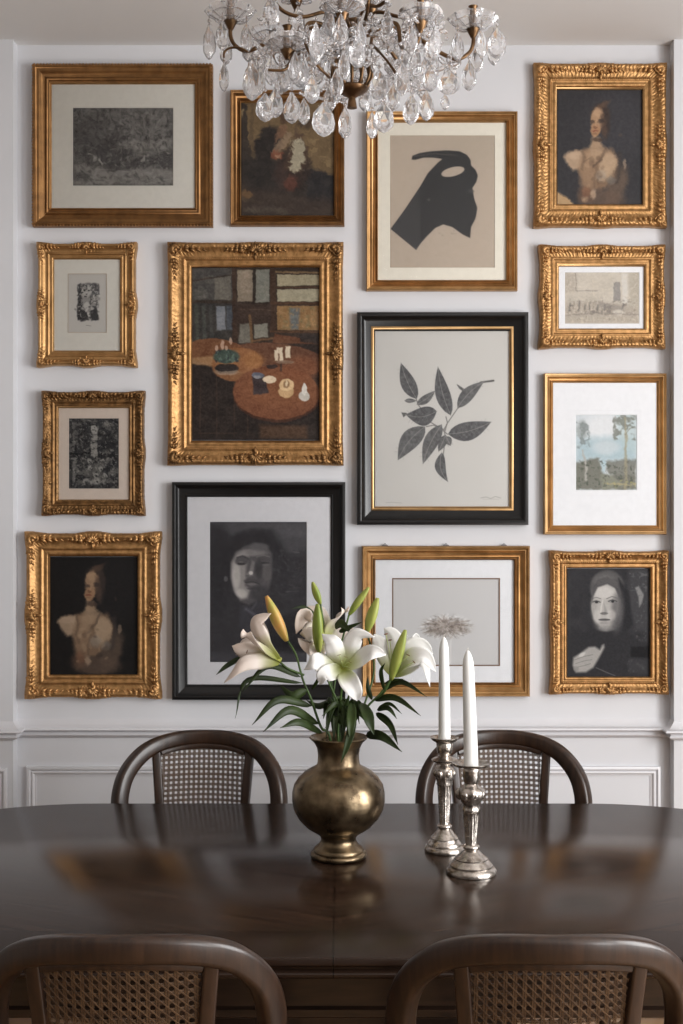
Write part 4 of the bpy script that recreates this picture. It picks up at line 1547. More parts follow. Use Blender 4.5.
# right wall with two tall windows
WIN = [(-3.3, -1.9), (-5.5, -4.1)]
Z0, Z1 = 0.55, 2.65
mb = MB()
ys = [YB - 0.1, WIN[1][0], WIN[1][1], WIN[0][0], WIN[0][1], 0.0]
for i in range(0, 5, 2):
    mb.box((X1, ys[i], 0), (X1 + 0.1, ys[i + 1], HC))
for a, b in WIN:
    mb.box((X1, a, 0), (X1 + 0.1, b, Z0)); mb.box((X1, a, Z1), (X1 + 0.1, b, HC))
wall('wall_right', mb, M['plaster'])
# wall behind the camera
mb = MB()
mb.box((X0, YB - 0.1, 0), (X1, YB, HC))
wall('wall_front', mb, M['plaster'])


def window_frame(name, axis, a, b, at):
    mb = MB()
    def bar(u0, u1, z0, z1, t=0.03):
        if axis == 'x':
            mb.box((at - t, u0, z0), (at + t, u1, z1), 0.004)
        else:
            mb.box((u0, at - t, z0), (u1, at + t, z1), 0.004)
    bar(a, a + 0.06, Z0, Z1); bar(b - 0.06, b, Z0, Z1); bar(a + .06, b - .06, Z0, Z0 + 0.07); bar(a + .06, b - .06, Z1 - 0.06, Z1)
    m = (a + b) / 2
    bar(m - 0.025, m + 0.025, Z0 + .07, Z1 - .06, 0.02)
    for k in (1, 2):
        z = Z0 + (Z1 - Z0) * k / 3
        bar(a + .06, b - .06, z - 0.012, z + 0.012, 0.012)
    return struct(mb.build(name, M['trim'], None, smooth=False))


window_frame('window_1', 'x', WIN[0][0], WIN[0][1], X1 + 0.05)
window_frame('window_2', 'x', WIN[1][0], WIN[1][1], X1 + 0.05)

# side piers
for nm, a, b in (('trim_1', X0, pl), ('trim_2', pr, X1)):
    mb = MB(); mb.box((a, -PD, 0), (b, 0, HC)); wall(nm, mb, M['wall'])

# dado rail, following the piers in and out
zr = [1.5 - (v - 512) * 3.93 / F for v in (721.5, 724, 730.5, 732.5, 735.5, 738.5)]
rail = [(0.0, zr[0] + 0.004), (0.003, zr[0] - 0.001), (0.009, zr[1]), (0.017, zr[1] - 0.007), (0.026, zr[1] - 0.012), (0.032, zr[1] - 0.014), (0.034, zr[1] - 0.017), (0.034, zr[2] + 0.001), (0.031, zr[2] - 0.001), (0.018, zr[2] - 0.004),
        (0.013, zr[3]), (0.016, zr[4] + 0.003), (0.019, zr[4]), (0.016, zr[4] - 0.004), (0.008, zr[5]), (0.0, zr[5] - 0.002)]


def run_profile(mb, prof, path_fn):
    """path_fn(out) gives the plan polyline for a projection out"""
    rings = []
    n = len(path_fn(0))
    for i in range(n):
        ring = []
        for o, z in prof:
            x, y = path_fn(o)[i]
            ring.append((x, y, z))
        rings.append(ring)
    mb.loft(rings, closed=False)


def path(o):
    return [(X0, -PD - o), (pl + o, -PD - o), (pl + o, 0 - o), (pr - o, 0 - o), (pr - o, -PD - o), (X1, -PD - o)]


mb = MB(); run_profile(mb, rail, path)
struct(mb.build('trim_3', M['trim'], None, auto=35), 'white moulded dado rail')
base = [(0, 0.2), (0.008, 0.198), (0.012, 0.185), (0.012, 0.175), (0.018, 0.168), (0.018, 0.0)]
mb = MB(); run_profile(mb, base, path)
struct(mb.build('baseboard_back', M['trim'], None, auto=35))


def panel(name, x0, z0, x1, z1, yw, w=0.030):
    """picture-rail panel moulding standing on the wall"""
    pr_ = [(0, 0.0), (0.02, 0.011), (0.10, 0.013), (0.30, 0.0135), (0.36, 0.010), (0.46, 0.0065), (0.52, 0.0065), (0.56, 0.010), (0.66, 0.011), (0.76, 0.009), (0.84, 0.004), (1, 0.003), (1, 0.0)]
    mb = MB()
    cx, cz, ww, hh = (x0 + x1) / 2, (z0 + z1) / 2, x1 - x0, z1 - z0
    moulding(mb, cx, cz, ww, hh, w, pr_)
    mb.v = [(a, b + yw, c) for a, b, c in mb.v]
    return struct(mb.build(name, M['trim'], None, auto=35))


q0, q1 = P(26, 766.5, -0.012), P(661, 766.5, -0.012)
panel('trim_4', q0.x, 0.28, q1.x, q0.z, 0.0, 0.032)
q2 = P(6.5, 768.5, -PD - 0.012)
panel('trim_5', X0 + 0.1, 0.28, q2.x, q2.z, -PD, 0.032)
panel('trim_6', P(690, 768, -PD).x, 0.28, X1 - 0.1, q2.z, -PD, 0.032)

# ------------------------------------------------------------------ dining table
TX, TY = 0.0, -1.3475
HALF, RAD, TH = 0.62, 0.5505, 0.75


def track(off, z, n=40):
    r = RAD + off
    pts = []
    for k in range(n + 1):
        a = -PI / 2 + PI * k / n
        pts.append((HALF + r * math.cos(a), r * math.sin(a), z))
    for k in range(n + 1):
        a = PI / 2 + PI * k / n
        pts.append((-HALF + r * math.cos(a), r * math.sin(a), z))
    return pts


table = empty('dining_table', (TX, TY, 0), 'long dark walnut dining table with rounded ends and a joint across its middle', 'table')
mb = MB()
pf = [(-0.06, 0.712), (-0.012, 0.712), (-0.004, 0.714), (0.0, 0.718), (0.0, 0.722), (-0.004, 0.726), (-0.010, 0.728), (-0.010, 0.732), (-0.003, 0.734), (0.0, 0.738), (0.0, 0.744), (-0.002, 0.748), (-0.006, 0.75)]
mb.loft([track(o, z) for o, z in pf], True, True)
mb.build('tabletop', M['tabletop'], table, world=False, auto=30)
mb = MB()
ap = [(-0.10, 0.712), (-0.10, 0.63), (-0.094, 0.625), (-0.094, 0.612), (-0.10, 0.608), (-0.125, 0.608), (-0.125, 0.712)]
mb.loft([track(o, z) for o, z in ap])
mb.build('apron', M['table_edge'], table, world=False, auto=30)
# a panelled pedestal block under the middle joint, on a moulded plinth
mb = MB()
mb.box((-0.34, -0.24, 0.10), (0.34, 0.24, 0.62), 0.012)
mb.box((-0.37, -0.27, 0.60), (0.37, 0.27, 0.712), 0.012)
for sy in (-1, 1):
    for sx in (-1, 0, 1):
        mb.box((sx * 0.22 - 0.08, sy * 0.24 - 0.008, 0.18), (sx * 0.22 + 0.08, sy * 0.24 + 0.008, 0.54), 0.006)
mb.build('pedestal', M['table_edge'], table, world=False, auto=30)
mb = MB()
mb.box((-0.42, -0.31, 0.0), (0.42, 0.31, 0.06), 0.012)
mb.box((-0.39, -0.28, 0.06), (0.39, 0.28, 0.105), 0.015)
mb.build('plinth', M['table_edge'], table, world=False, auto=30)

# ------------------------------------------------------------------ cane chairs


def lean(z):
    return 0.08 * (z - 0.46) / 0.42


def back_y(x, z):
    return 0.215 + lean(z) - 0.115 * (x / 0.235) ** 2


def rsec(w, d, r=0.006):
    """rounded section: w in the plane of the hoop, d front to back"""
    out = []
    for sx, sy, a0 in ((1, 1, 0), (-1, 1, 90), (-1, -1, 180), (1, -1, 270)):
        for k in range(4):
            a = math.radians(a0 + k * 30)
            out.append((sx * (w / 2 - r) + r * math.cos(a), sy * (d / 2 - r) + r * math.sin(a)))
    return out


def make_chair(label, group):
    t = empty('dining_chair', (0, 0, 0), label, 'chair', group)
    # hooped back rail
    half = [(0, 0.861), (0.060, 0.8590), (0.115, 0.8495), (0.158, 0.831), (0.189, 0.801), (0.208, 0.767), (0.2165, 0.730), (0.218, 0.695), (0.214, 0.655), (0.208, 0.60), (0.202, 0.53), (0.195, 0.462)]
    pts = [(-x, z) for x, z in half[::-1][:-1]] + half
    pts = [Vector((x, back_y(x, z), z)) for x, z in pts]
    sm = spline(pts, 5)
    mb = MB()

    def bd(i):
        p = sm[i]
        s = 0.23 * p.x / 0.235 ** 2
        return Vector((s * 0.9, 1, 0)).normalized()
    sc = []
    for p in sm:
        k = min(1, abs(p.x) / 0.23)
        sc.append((1.0 + 0.1 * k, 1.0 + 0.35 * k))
    mb.sweep(sm, rsec(0.040, 0.028, 0.009), bd, scale=sc)
    mb.build('back_rail', M['walnut'], t, world=False, auto=50)

    def hw(z):
        return 0.091 + (z - 0.50) * 0.085
    for sx in (-1, 1):
        mb = MB()
        ps = []
        for k in range(13):
            z = 0.47 + (0.842 - 0.47) * k / 12
            x = sx * (hw(z) + 0.013)
            ps.append(Vector((x, back_y(x, z) + 0.002, z)))
        mb.sweep(ps, rsec(0.024, 0.022, 0.004), (sx * 0.25, 1, 0))
        mb.build('back_post', M['walnut'], t, world=False, auto=50)
    # arched groove strip that holds the cane at the top

    def topz(x):
        return 0.8375 - 0.85 * x * x - 12 * x ** 4
    mb = MB()
    ps = [Vector((x, back_y(x, topz(x)) - 0.002, topz(x))) for x in [-0.118 + 0.236 * k / 16 for k in range(17)]]
    mb.sweep(ps, rsec(0.014, 0.018, 0.003), (0, 1, 0))
    mb.build('top_strip', M['walnut'], t, world=False, auto=50)
    mb = MB()
    ps = [Vector((x, back_y(x, 0.51), 0.51)) for x in [-0.1 + 0.2 * k / 10 for k in range(11)]]
    mb.sweep(ps, rsec(0.024, 0.018, 0.003), (0, 1, 0))
    mb.build('lower_rail', M['walnut'], t, world=False, auto=50)
    # open weave
    mb = MB()
    pit = 0.0138

    def inside(x, z):
        return abs(x) < hw(z) + 0.003 and 0.515 < z < topz(x) - 0.002

    def strand(fn, n, w, off, wob=0.0):
        run = []
        for k in range(n + 1):
            x, z = fn(k / n)
            if inside(x, z):
                run.append((x, z))
            elif len(run) > 1:
                emit(run, w, off)
                run = []
            else:
                run = []
        if len(run) > 1:
            emit(run, w, off)

    def emit(run, w, off):
        run = run[::3] + ([run[-1]] if (len(run) - 1) % 3 else [])
        if len(run) < 2:
            return
        ps = [Vector((x, back_y(x, z) + off, z)) for x, z in run]
        mb.sweep(ps, [(-w / 2, -0.0006), (w / 2, -0.0006), (w / 2, 0.0006), (-w / 2, 0.0006)], (0, 1, 0))
    for i in range(-10, 11):
        for d in (-0.0017, 0.0017):
            strand(lambda u: (i * pit + d, 0.51 + 0.33 * u), 60, 0.0024, 0.0006)
    for j in range(0, 26):
        for d in (-0.0017, 0.0017):
            strand(lambda u: (-0.13 + 0.26 * u, 0.512 + j * pit + d), 48, 0.0024, -0.0006)
    for i in range(-32, 12):
        strand(lambda u: (i * pit + pit / 2 + 0.33 * u, 0.512 + 0.33 * u), 75, 0.0017, 0.0014)
        strand(lambda u: (-(i * pit + pit / 2) - 0.33 * u, 0.512 + 0.33 * u), 75, 0.0017, -0.0014)
    mb.build('cane_back', M['cane'], t, world=False, smooth=False)
    # seat
    def seat(off, z, n=36):
        ps = []
        for k in range(n):
            a = 2 * PI * k / n
            c, s = math.cos(a), math.sin(a)
            e = 0.62
            x = (0.235 + off) * math.copysign(abs(c) ** e, c)
            y = (0.225 + off) * math.copysign(abs(s) ** e, s) - 0.005
            x *= 1 - 0.10 * (y / 0.23 + 1) * 0.5
            ps.append((x, y, z))
        return ps
    mb = MB()
    mb.loft([seat(-0.05, 0.405), seat(-0.004, 0.405), seat(0, 0.41), seat(0, 0.448), seat(-0.005, 0.455), seat(-0.04, 0.456), seat(-0.045, 0.445)], True, False)
    mb.build('seat_frame', M['walnut'], t, world=False, auto=40)
    mb = MB()
    mb.loft([seat(-0.046, 0.42), seat(-0.046, 0.446), seat(-0.06, 0.453), seat(-0.12, 0.456), seat(-0.2, 0.457)], True, True)
    mb.build('seat', M['leather'], t, world=False, auto=60)
    for sx in (-1, 1):
        for fr in (True, False):
            mb = MB()
            y0 = -0.185 if fr else 0.165
            x0 = sx * (0.195 if fr else 0.165)
            ps = [Vector((x0, y0, 0.42)), Vector((x0 * 1.01, y0 + (-0.004 if fr else 0.01), 0.3)), Vector((x0 * 1.04, y0 + (-0.012 if fr else 0.03), 0.12)), Vector((x0 * 1.08, y0 + (-0.02 if fr else 0.06), 0.0))]
            sp_ = spline(ps, 5)
            mb.tube(sp_, [0.021 - 0.008 * k / (len(sp_) - 1) for k in range(len(sp_))], 12)
            mb.build('leg', M['walnut'], t, world=False, auto=50)
    return t


chair = make_chair('cane back walnut chair on the far side of the table, left of the vase', None)
chair.location = (-0.389, -0.765, 0)
spots = [(0.444, -0.765, 0, 'cane back walnut chair on the far side of the table, behind the candlesticks'),
         (-0.327, -1.878, PI, 'near cane back chair cut by the bottom edge, at lower left'),
         (0.311, -1.878, PI, 'near cane back chair cut by the bottom edge, at lower right')]
for x, y, r, lb in spots:
    c = copy_tree(chair)
    c.location = (x, y, 0)
    c.rotation_euler = (0, 0, r)
    c['label'] = lb

# ------------------------------------------------------------------ brass vase
VX, VY = P(338.5, 512, -1.293).x, -1.293
VK = F / (VY - CAM[1])
vz = lambda y: TH + (857.0 - y) / VK * 1.0
vr = lambda p: p / VK
VP = [(0, TH + 0.0005), (vr(25), TH + 0.0005), (vr(27.3), TH + 0.002), (vr(28), TH + 0.006), (vr(27.6), TH + 0.011), (vr(25), TH + 0.0135), (vr(25.4), TH + 0.017),
      (vr(23), TH + 0.023), (vr(19.5), TH + 0.029), (vr(17.8), TH + 0.036), (vr(17.4), TH + 0.042), (vr(18.4), TH + 0.046), (vr(18.6), TH + 0.049), (vr(24), TH + 0.056),
      (vr(32.5), TH + 0.068), (vr(39.5), TH + 0.084), (vr(44.3), TH + 0.103), (vr(46.4), TH + 0.123), (vr(46.4), TH + 0.140), (vr(44.4), TH + 0.158),
      (vr(40), TH + 0.173), (vr(33.5), TH + 0.186), (vr(26), TH + 0.195), (vr(22), TH + 0.200), (vr(21), TH + 0.206), (vr(20.6), TH + 0.222), (vr(21.6), TH + 0.238),
      (vr(24.5), TH + 0.250), (vr(28.6), TH + 0.258), (vr(29.4), TH + 0.2605), (vr(28.6), TH + 0.2625), (vr(25), TH + 0.2585), (vr(21), TH + 0.248), (vr(18.5), TH + 0.236), (vr(18.5), TH + 0.20), (vr(30), TH + 0.18), (vr(42), TH + 0.14), (vr(34), TH + 0.085), (vr(12), TH + 0.07)]
vase = empty('vase', (VX, VY, TH), 'round bellied aged brass vase on a foot, holding the white lilies', 'vase')
mb = MB(); mb.lathe(VP[:14], 48, (VX, VY)); mb.build('foot', M['brass_vase'], vase, auto=60)
mb = MB(); mb.lathe(VP[13:], 64, (VX, VY)); mb.build('body', M['brass_vase'], vase, auto=70)

# ------------------------------------------------------------------ silver candlesticks


def candlestick(px, yb, y, rows, col, label, side):
    k = F / (y - CAM[1])
    x = P(px, 512, y).x
    t = empty('candlestick', (x, y, TH), label, 'candlestick')
    z = lambda v: TH + max(0.0005, (yb - v) / k)
    pr_ = [(r / k, z(v)) for r, v in rows['base']]
    mb = MB(); mb.lathe([(0, TH + 0.0005)] + pr_, 40, (x, y)); mb.build('base', M['silver'], t, auto=50)
    n0 = len(rows['column'])
    pr_ = [(r / k, z(v)) for r, v in rows['column']]
    mb = MB(); mb.lathe(pr_, 48, (x, y), flute=(1, n0 - 2, 12, 0.10)); mb.build('column', M['silver'], t, auto=50)
    pr_ = [(r / k, z(v)) for r, v in rows['knop']]
    mb = MB(); mb.lathe(pr_, 32, (x, y), flute=(1, len(pr_) - 3, 8, 0.12))
    # cast leaves round the knop
    zk = z(rows['leaf'][1]); rk = rows['leaf'][0] / k
    for i in range(7):
        a = 2 * PI * i / 7 + 0.5
        big = 1.5 if i == side else 1.0
        mb.ell((x + math.cos(a) * rk, y + math.sin(a) * rk, zk), (math.cos(a) * 0.008 * big, math.sin(a) * 0.008 * big, 0.002), (-math.sin(a) * 0.007, math.cos(a) * 0.007, 0), (0, 0, 0.009 * big), 8, 6)
    mb.build('knop', M['silver'], t, auto=60)
    pr_ = [(r / k, z(v)) for r, v in rows['socket']]
    mb = MB(); mb.lathe(pr_, 40, (x, y)); mb.build('socket', M['silver'], t, auto=50)
    pr_ = [(r / k, z(v)) for r, v in rows['pan']]
    mb = MB(); mb.lathe(pr_, 40, (x, y)); mb.build('drip_pan', M['silver'], t, auto=60)
    return t, x, z, k


def candle(x, y, zb, zt, rb, rt, dx, label):
    t = empty('candle', (x, y, zb), label, 'candle')
    mb = MB()
    rings = []
    rows = [(0.0, 1.0), (0.02, 1.0), (0.3, 0.95), (0.6, 0.88), (0.85, 0.80), (0.90, 0.76), (0.94, 0.62), (0.97, 0.44), (0.99, 0.26), (1.0, 0.12)]
    for f, s in rows:
        r = rb * s if f < 0.86 else rb * s * 0.98
        cx = x + dx * f
        rings.append([(cx + r * math.cos(2 * PI * j / 24), y + r * math.sin(2 * PI * j / 24), zb + (zt - zb) * f) for j in range(24)])
    mb.loft(rings, True, True)
    mb.build('wax_body', M['wax'], t, auto=60)
    mb = MB()
    mb.tube([(x + dx, y, zt - 0.002), (x + dx * 1.02, y, zt + 0.003), (x + dx + 0.001, y, zt + 0.006)], 0.0007, 6)
    mb.build('wick', M['wick'], t)
    return t


y1 = CAM[1] + F * 0.75 / (850.5 - 512)
r1 = dict(base=[(19.4, 850.5), (20, 850), (20.3, 848), (19.2, 845.6), (17.2, 844.6), (17.4, 843), (15.8, 841), (13.6, 838.5), (13.8, 837.2), (11.4, 834.8), (9, 832), (7.0, 829.6), (6.0, 828.4), (7.2, 827.4), (7.8, 826), (7.2, 824.6), (5.6, 823.4)],
          column=[(5.2, 823.6), (5.0, 822), (5.6, 808), (6.3, 796), (6.9, 787), (7.2, 785)],
          knop=[(7.0, 785.5), (7.8, 784), (7.4, 782), (8.4, 779), (9.8, 775), (9.6, 770), (7.8, 767), (5.4, 765.5), (5.0, 764)], leaf=(8.4, 773),
          socket=[(5.0, 764.5), (8, 763.5), (12.4, 761), (13.2, 759.4), (11.6, 758.4), (8, 757.4), (5.4, 755.5), (5.8, 754), (7.6, 752.6), (8.0, 748), (8.4, 743), (7.0, 741), (5.9, 740.6)],
          pan=[(6.2, 740.5), (8.8, 742.4), (13.2, 739.6), (14.2, 738), (14.2, 737), (13, 737.4), (8.8, 739.5), (6.2, 740.2)])
st, cx_, zf, kk = candlestick(444.5, 850.5, y1, r1, 0, 'silver candlestick standing farther back, its candle top the higher one', 2)
candle(cx_, y1, zf(741.5), zf(637), 6.1 / kk, 5.6 / kk, -0.6 / kk, 'white taper candle in the rear silver candlestick')
y2 = CAM[1] + F * 0.75 / (873 - 512)
r2 = dict(base=[(24.4, 873), (25, 872.5), (25.3, 870), (24, 867.4), (21.4, 866), (21.8, 864), (19.5, 861.6), (16.5, 859), (16.8, 857.6), (13, 855), (10, 852.6), (7.6, 850.5), (6.4, 849.4), (8.0, 848.4), (8.6, 846.8), (8.0, 845.2), (5.9, 844)],
          column=[(5.6, 844.4), (5.4, 843), (6.3, 830), (7.3, 820), (8.0, 813.4), (8.4, 811.8)],
          knop=[(8.0, 812), (8.9, 810.4), (8.6, 808), (7.4, 805), (9.4, 802), (11.4, 798.5), (12.6, 796), (13.6, 792.5), (13.0, 789.5), (9.5, 786.5), (7.2, 784.5), (6.6, 783)], leaf=(10.6, 794),
          socket=[(6.6, 783.6), (7.0, 782), (7.6, 780.5), (8.5, 777), (8.8, 771), (9.2, 768), (8, 766.4), (7.0, 766)],
          pan=[(7.4, 766), (10, 767.6), (17.6, 765.4), (19.2, 763.8), (19.2, 762.6), (17.6, 763), (10.2, 765), (7.4, 765.8)])
st, cx_, zf, kk = candlestick(471.2, 873, y2, r2, 0, 'silver candlestick standing nearest the viewer, with the wider foot', 3)
candle(cx_, y2, zf(767), zf(650.5), 7.2 / kk, 6.6 / kk, -3.4 / kk, 'white taper candle in the nearer silver candlestick')

# ------------------------------------------------------------------ lilies


def strip(mb, path, wfn, side, cup=0.25, wavy=0.0, nu=6, tag_=None, twist=0.0):
    """leaf or petal surface along a path; side(i)->width direction"""
    n = len(path)
    o = len(mb.v)
    vs = []
    for i, p in enumerate(path):
        t = i / (n - 1)
        T = (path[min(i + 1, n - 1)] - path[max(i - 1, 0)]).normalized()
        S = Vector(side)
        S = (S - T * S.dot(T))
        if S.length < 1e-4:
            S = T.cross(Vector((0, 0, 1)))
        S.normalize()
        Nn = T.cross(S).normalized()
        if twist:
            a = twist * t
            S, Nn = S * math.cos(a) + Nn * math.sin(a), Nn * math.cos(a) - S * math.sin(a)
        w = wfn(t)
        for j in range(nu + 1):
            v = j / nu * 2 - 1
            q = p + S * (v * w) + Nn * (cup * w * v * v) + Nn * (wavy * w * abs(v) ** 3 * math.sin(t * 14 + v * 2))
            # midrib
            q = q - Nn * (0.06 * w * math.exp(-(v / 0.12) ** 2))
            vs.append(q)
    fs = []
    m = nu + 1
    for i in range(n - 1):
        for j in range(nu):
            a = i * m + j
            fs.append((a, a + 1, a + 1 + m, a + m))
    mb.add(vs, fs)
    if tag_ is not None:
        tag_.extend([i / (n - 1) for i in range(n) for j in range(m)])


def solidify(ob, th):
    md = ob.modifiers.new('thickness', 'SOLIDIFY')
    md.thickness = th
    md.offset = 0
    return ob


def petal(name, b, c, e, w, side, mat, parent, extra=None, cup=0.35, wavy=0.12):
    pts = [b, c, e] if extra is None else [b, c, e, extra]
    path = spline(pts, 8)
    w = w * 1.35
    mb = MB()
    tg = []
    strip(mb, path, lambda t: w * max(0.03, (0.22 + 0.78 * math.sin(PI * min(1, t * 1.02) ** 0.8)) * (1 if t < 0.9 else (1 - (t - 0.9) / 0.1 * 0.85))), side, cup, wavy, 8, tg)
    ob = mb.build(name, mat, parent)
    at = ob.data.attributes.new('along', 'FLOAT', 'POINT')
    at.data.foreach_set('value', tg)
    return solidify(ob, 0.0007)


VM = Vector((VX, VY, TH + 0.25))


def L3(px, py, dy=0.0):
    return P(px, py, VY + dy)


def stem_thing(label, pts, r=0.0032):
    base = Vector((VX + random.uniform(-.012, .012), VY + random.uniform(-.012, .012), TH + 0.13))
    t = empty('lily_stem', base, label, 'flower', 'lilies in the brass vase')
    path = spline([base] + pts, 8)
    mb = MB()
    mb.tube(path, [r * (1 - 0.35 * i / len(path)) for i in range(len(path))], 8)
    mb.build('stem', M['stem'], t)
    return t


def leaf(t, b, c, e, w, side=(0, 0.5, 1), tw=0.0):
    mb = MB()
    path = spline([b, c, e], 8)
    strip(mb, path, lambda u: w * max(0.03, 2.35 * u ** 0.55 * (1 - u) ** 1.05), side, 0.28, 0.04, 6, None, tw)
    return solidify(mb.build('leaf', M['leaf'], t), 0.0006)


def bud(t, b, e, r, mat):
    mb = MB()
    d = (e - b)
    L = d.length
    d.normalize()
    up = Vector((0, 1, 0))
    A = d.cross(up).normalized()
    B = d.cross(A).normalized()
    rings = []
    for i in range(15):
        u = i / 14
        rr = r * max(0.06, (math.sin(PI * (u * 0.86 + 0.07)) ** 0.75)) * (1 - 0.18 * u)
        ring = []
        for j in range(18):
            a = 2 * PI * j / 18
            g = 1 + 0.10 * math.cos(3 * a)
            ring.append(b + d * (L * u) + (A * math.cos(a) + B * math.sin(a)) * rr * g)
        rings.append(ring)
    mb.loft(rings, True, True)
    return mb.build('bud', mat, t)


def stamens(t, fl, b, tips, wst=0.0008):
    for e in tips:
        mb = MB()
        m = (b + e) / 2 + Vector((0, -0.004, 0.004))
        mb.tube(spline([b, m, e], 5), wst, 6)
        s = mb.build('stamen', M['filament'], fl)
        # anther grouped with its filament as one small mesh each
        mb = MB()
        d = (e - m).normalized()
        q = d.cross(Vector((0, 1, 0.2))).normalized()
        mb.ell(e, q * 0.0048, Vector((0, 0.0014, 0)), d * 0.0014, 8, 6)
        mb.build('anther', M['anther'], fl)


def flower(t):
    """an empty-free blossom: the throat is the parent part of petals"""
    pass


# stem with the left-hand open flower (facing left) and the tall orange bud
s1 = stem_thing('lily stem leaning left with one blush white open flower and an orange tipped bud',
                [L3(330, 738, -.005), L3(321, 727, -.01), L3(311, 699, -0.012), L3(303, 680, -0.015), L3(296, 655, -0.01), L3(288, 641, -0.005)])
mb = MB(); mb.tube(spline([L3(304, 675, -0.015), L3(296, 672, -0.02), L3(287, 668, -0.03), L3(279, 661, -0.035)], 6), [0.0026] * 18 + [0.0034], 8)
mb.build('flower_stalk', M['stem'], s1)
B = L3(280, 662, -0.035)
mb = MB(); mb.ell(B + Vector((-0.004, 0, 0.003)), (0.008, 0, 0.006), (0, 0.006, 0), (-0.003, 0, 0.004), 12, 8)
F1 = mb.build('flower_throat', M['throat'], s1)
pb = M['petal_blush']
petal('petal', B, L3(262, 640, -0.045), L3(256, 622, -0.05), 0.0145, (1, -0.5, -0.4), pb, F1, L3(271, 613.5, -0.055), 0.3)
petal('petal', B, L3(259, 648, -0.075), L3(247, 636, -0.085), 0.0125, (0.7, 0, -0.7), pb, F1, L3(243, 629, -0.080))
petal('petal', B, L3(260, 654, -0.055), L3(243, 650, -0.060), 0.0165, (0.3, 0.1, 1), pb, F1, L3(232, 646, -0.055), 0.25)
petal('petal', B, L3(262, 660, -0.075), L3(242, 664, -0.090), 0.0140, (0.1, 0.5, 1), pb, F1, L3(224, 683, -0.085))
petal('petal', B, L3(262, 652, -0.005), L3(245, 645, 0.010), 0.0150, (0.2, 0.2, 1), pb, F1, L3(236, 655, 0.015))
petal('petal', B, L3(268, 645, -0.015), L3(262, 628, 0.005), 0.0130, (1, 0.2, -0.6), pb, F1, L3(258, 617, 0.010))
stamens(s1, F1, B, [L3(250, 644, -0.05), L3(247, 652, -0.06), L3(252, 638, -0.04)])
bud(s1, L3(287, 641, -0.005), L3(266.5, 596, -0.01), 0.0142, M['bud_orange'])['label'] = 'orange tipped bud'
for b, c, e, w, sd, tw in [
    ((301, 677, -.015), (268, 666, -.05), (242, 692, -.07), .0085, (0, .3, 1), 0.2),
    ((303, 683, -.015), (248, 680, -.05), (235, 719, -.06), .0065, (0.3, .2, 1), 0.0),
    ((312, 706, -.012), (278, 700, -.06), (252, 725, -.08), .0105, (0, .2, 1), 0.2),
    ((319, 724, -.01), (290, 710, -.07), (263, 732, -.10), .0120, (0, .2, 1), 0.2),
    ((307, 690, -.02), (292, 696, -.03), (280, 685, -.01), .0130, (.3, .1, 1), 0.0),
    ((312, 690, -.01), (318, 680, -.03), (322, 668, -.04), .0050, (1, .2, 0), 0.0),
    ((246, 655, .03), (228, 665, .02), (216, 675, .01), .0070, (.2, .2, 1), 0.0),
    ((323, 733, -.01), (300, 722, -.07), (280, 728, -.10), .0110, (0, .4, 1), 0.3)]:
    leaf(s1, L3(*b), L3(*c), L3(*e), w, sd, tw)

# stem with the front open flower facing the viewer
s2 = stem_thing('upright lily stem with the large white flower facing the viewer',
                [L3(338, 730, -.01), L3(340, 705, -.03), L3(342, 685, -.05), L3(343, 672, -.065)])
B = L3(343, 668, -.07)
mb = MB(); mb.ell(B, (0.010, 0, 0), (0, 0.007, 0), (0, 0, 0.008), 14, 8)
F2 = mb.build('flower_throat', M['throat'], s2)
pw = M['petal']
petal('petal', B, L3(337, 654, -.105), L3(331, 641, -.120), 0.0150, (1, 0, .5), pw, F2, L3(322, 634, -.105), 0.3)
petal('petal', B, L3(350, 650, -.100), L3(357, 636, -.118), 0.0150, (.8, .2, -.4), pw, F2, L3(375, 637, -.120), 0.3)
petal('petal', B, L3(359, 661, -.105), L3(372, 652, -.125), 0.0145, (.3, .1, 1), pw, F2, L3(386, 655, -.120), 0.3)
petal('petal', B, L3(326, 664, -.105), L3(314, 662, -.125), 0.0155, (.1, .2, 1), pw, F2, L3(304, 670, -.115), 0.3)
petal('petal', B, L3(348, 680, -.115), L3(355, 691, -.125), 0.0150, (1, .1, .4), pw, F2, L3(357, 701, -.112), 0.3)
petal('petal', B, L3(332, 672, -.105), L3(323, 675, -.115), 0.0130, (.6, .1, -1), pw, F2, L3(320, 685, -.105), 0.3)
stamens(s2, F2, B, [L3(339, 655, -.125), L3(346, 657, -.13), L3(350, 662, -.13), L3(341, 661, -.135), L3(349, 668, -.135)])
bud(s2, L3(319, 652, -.02), L3(317.5, 604, -.03), 0.0132, M['bud'])
mb = MB(); mb.tube(spline([L3(339, 705, -.03), L3(328, 680, -.02), L3(320, 652, -.02)], 6), 0.0026, 8); mb.build('flower_stalk', M['stem'], s2)
for b, c, e, w, sd, tw in [
    ((354, 712, -.04), (350, 736, -.085), (341, 763, -.095), .0115, (1, 0, .2), 0.0),
    ((352, 702, -.03), (351, 722, -.08), (350, 742, -.085), .0125, (1, .1, 0), 0.0),
    ((338, 702, -.03), (330, 712, -.05), (326, 738, -.055), .0090, (1, .1, .2), 0.0),
    ((344, 712, -.02), (336, 704, -.05), (322, 716, -.065), .0095, (.2, 0, 1), 0.3),
    ((348, 715, .01), (338, 708, .0), (324, 730, -.03), .0100, (.6, 0, 1), 0.0),
    ((342, 725, -.03), (336, 716, -.05), (334, 740, -.06), .0090, (1, 0, .3), 0.0),
    ((351, 690, -.04), (348, 680, -.06), (346, 672, -.05), .0060, (1, 0, 0), 0.0),
    ((341, 700, -.04), (346, 706, -.06), (350, 690, -.07), .0060, (1, 0, 0), 0.0)]:
    leaf(s2, L3(*b), L3(*c), L3(*e), w, sd, tw)

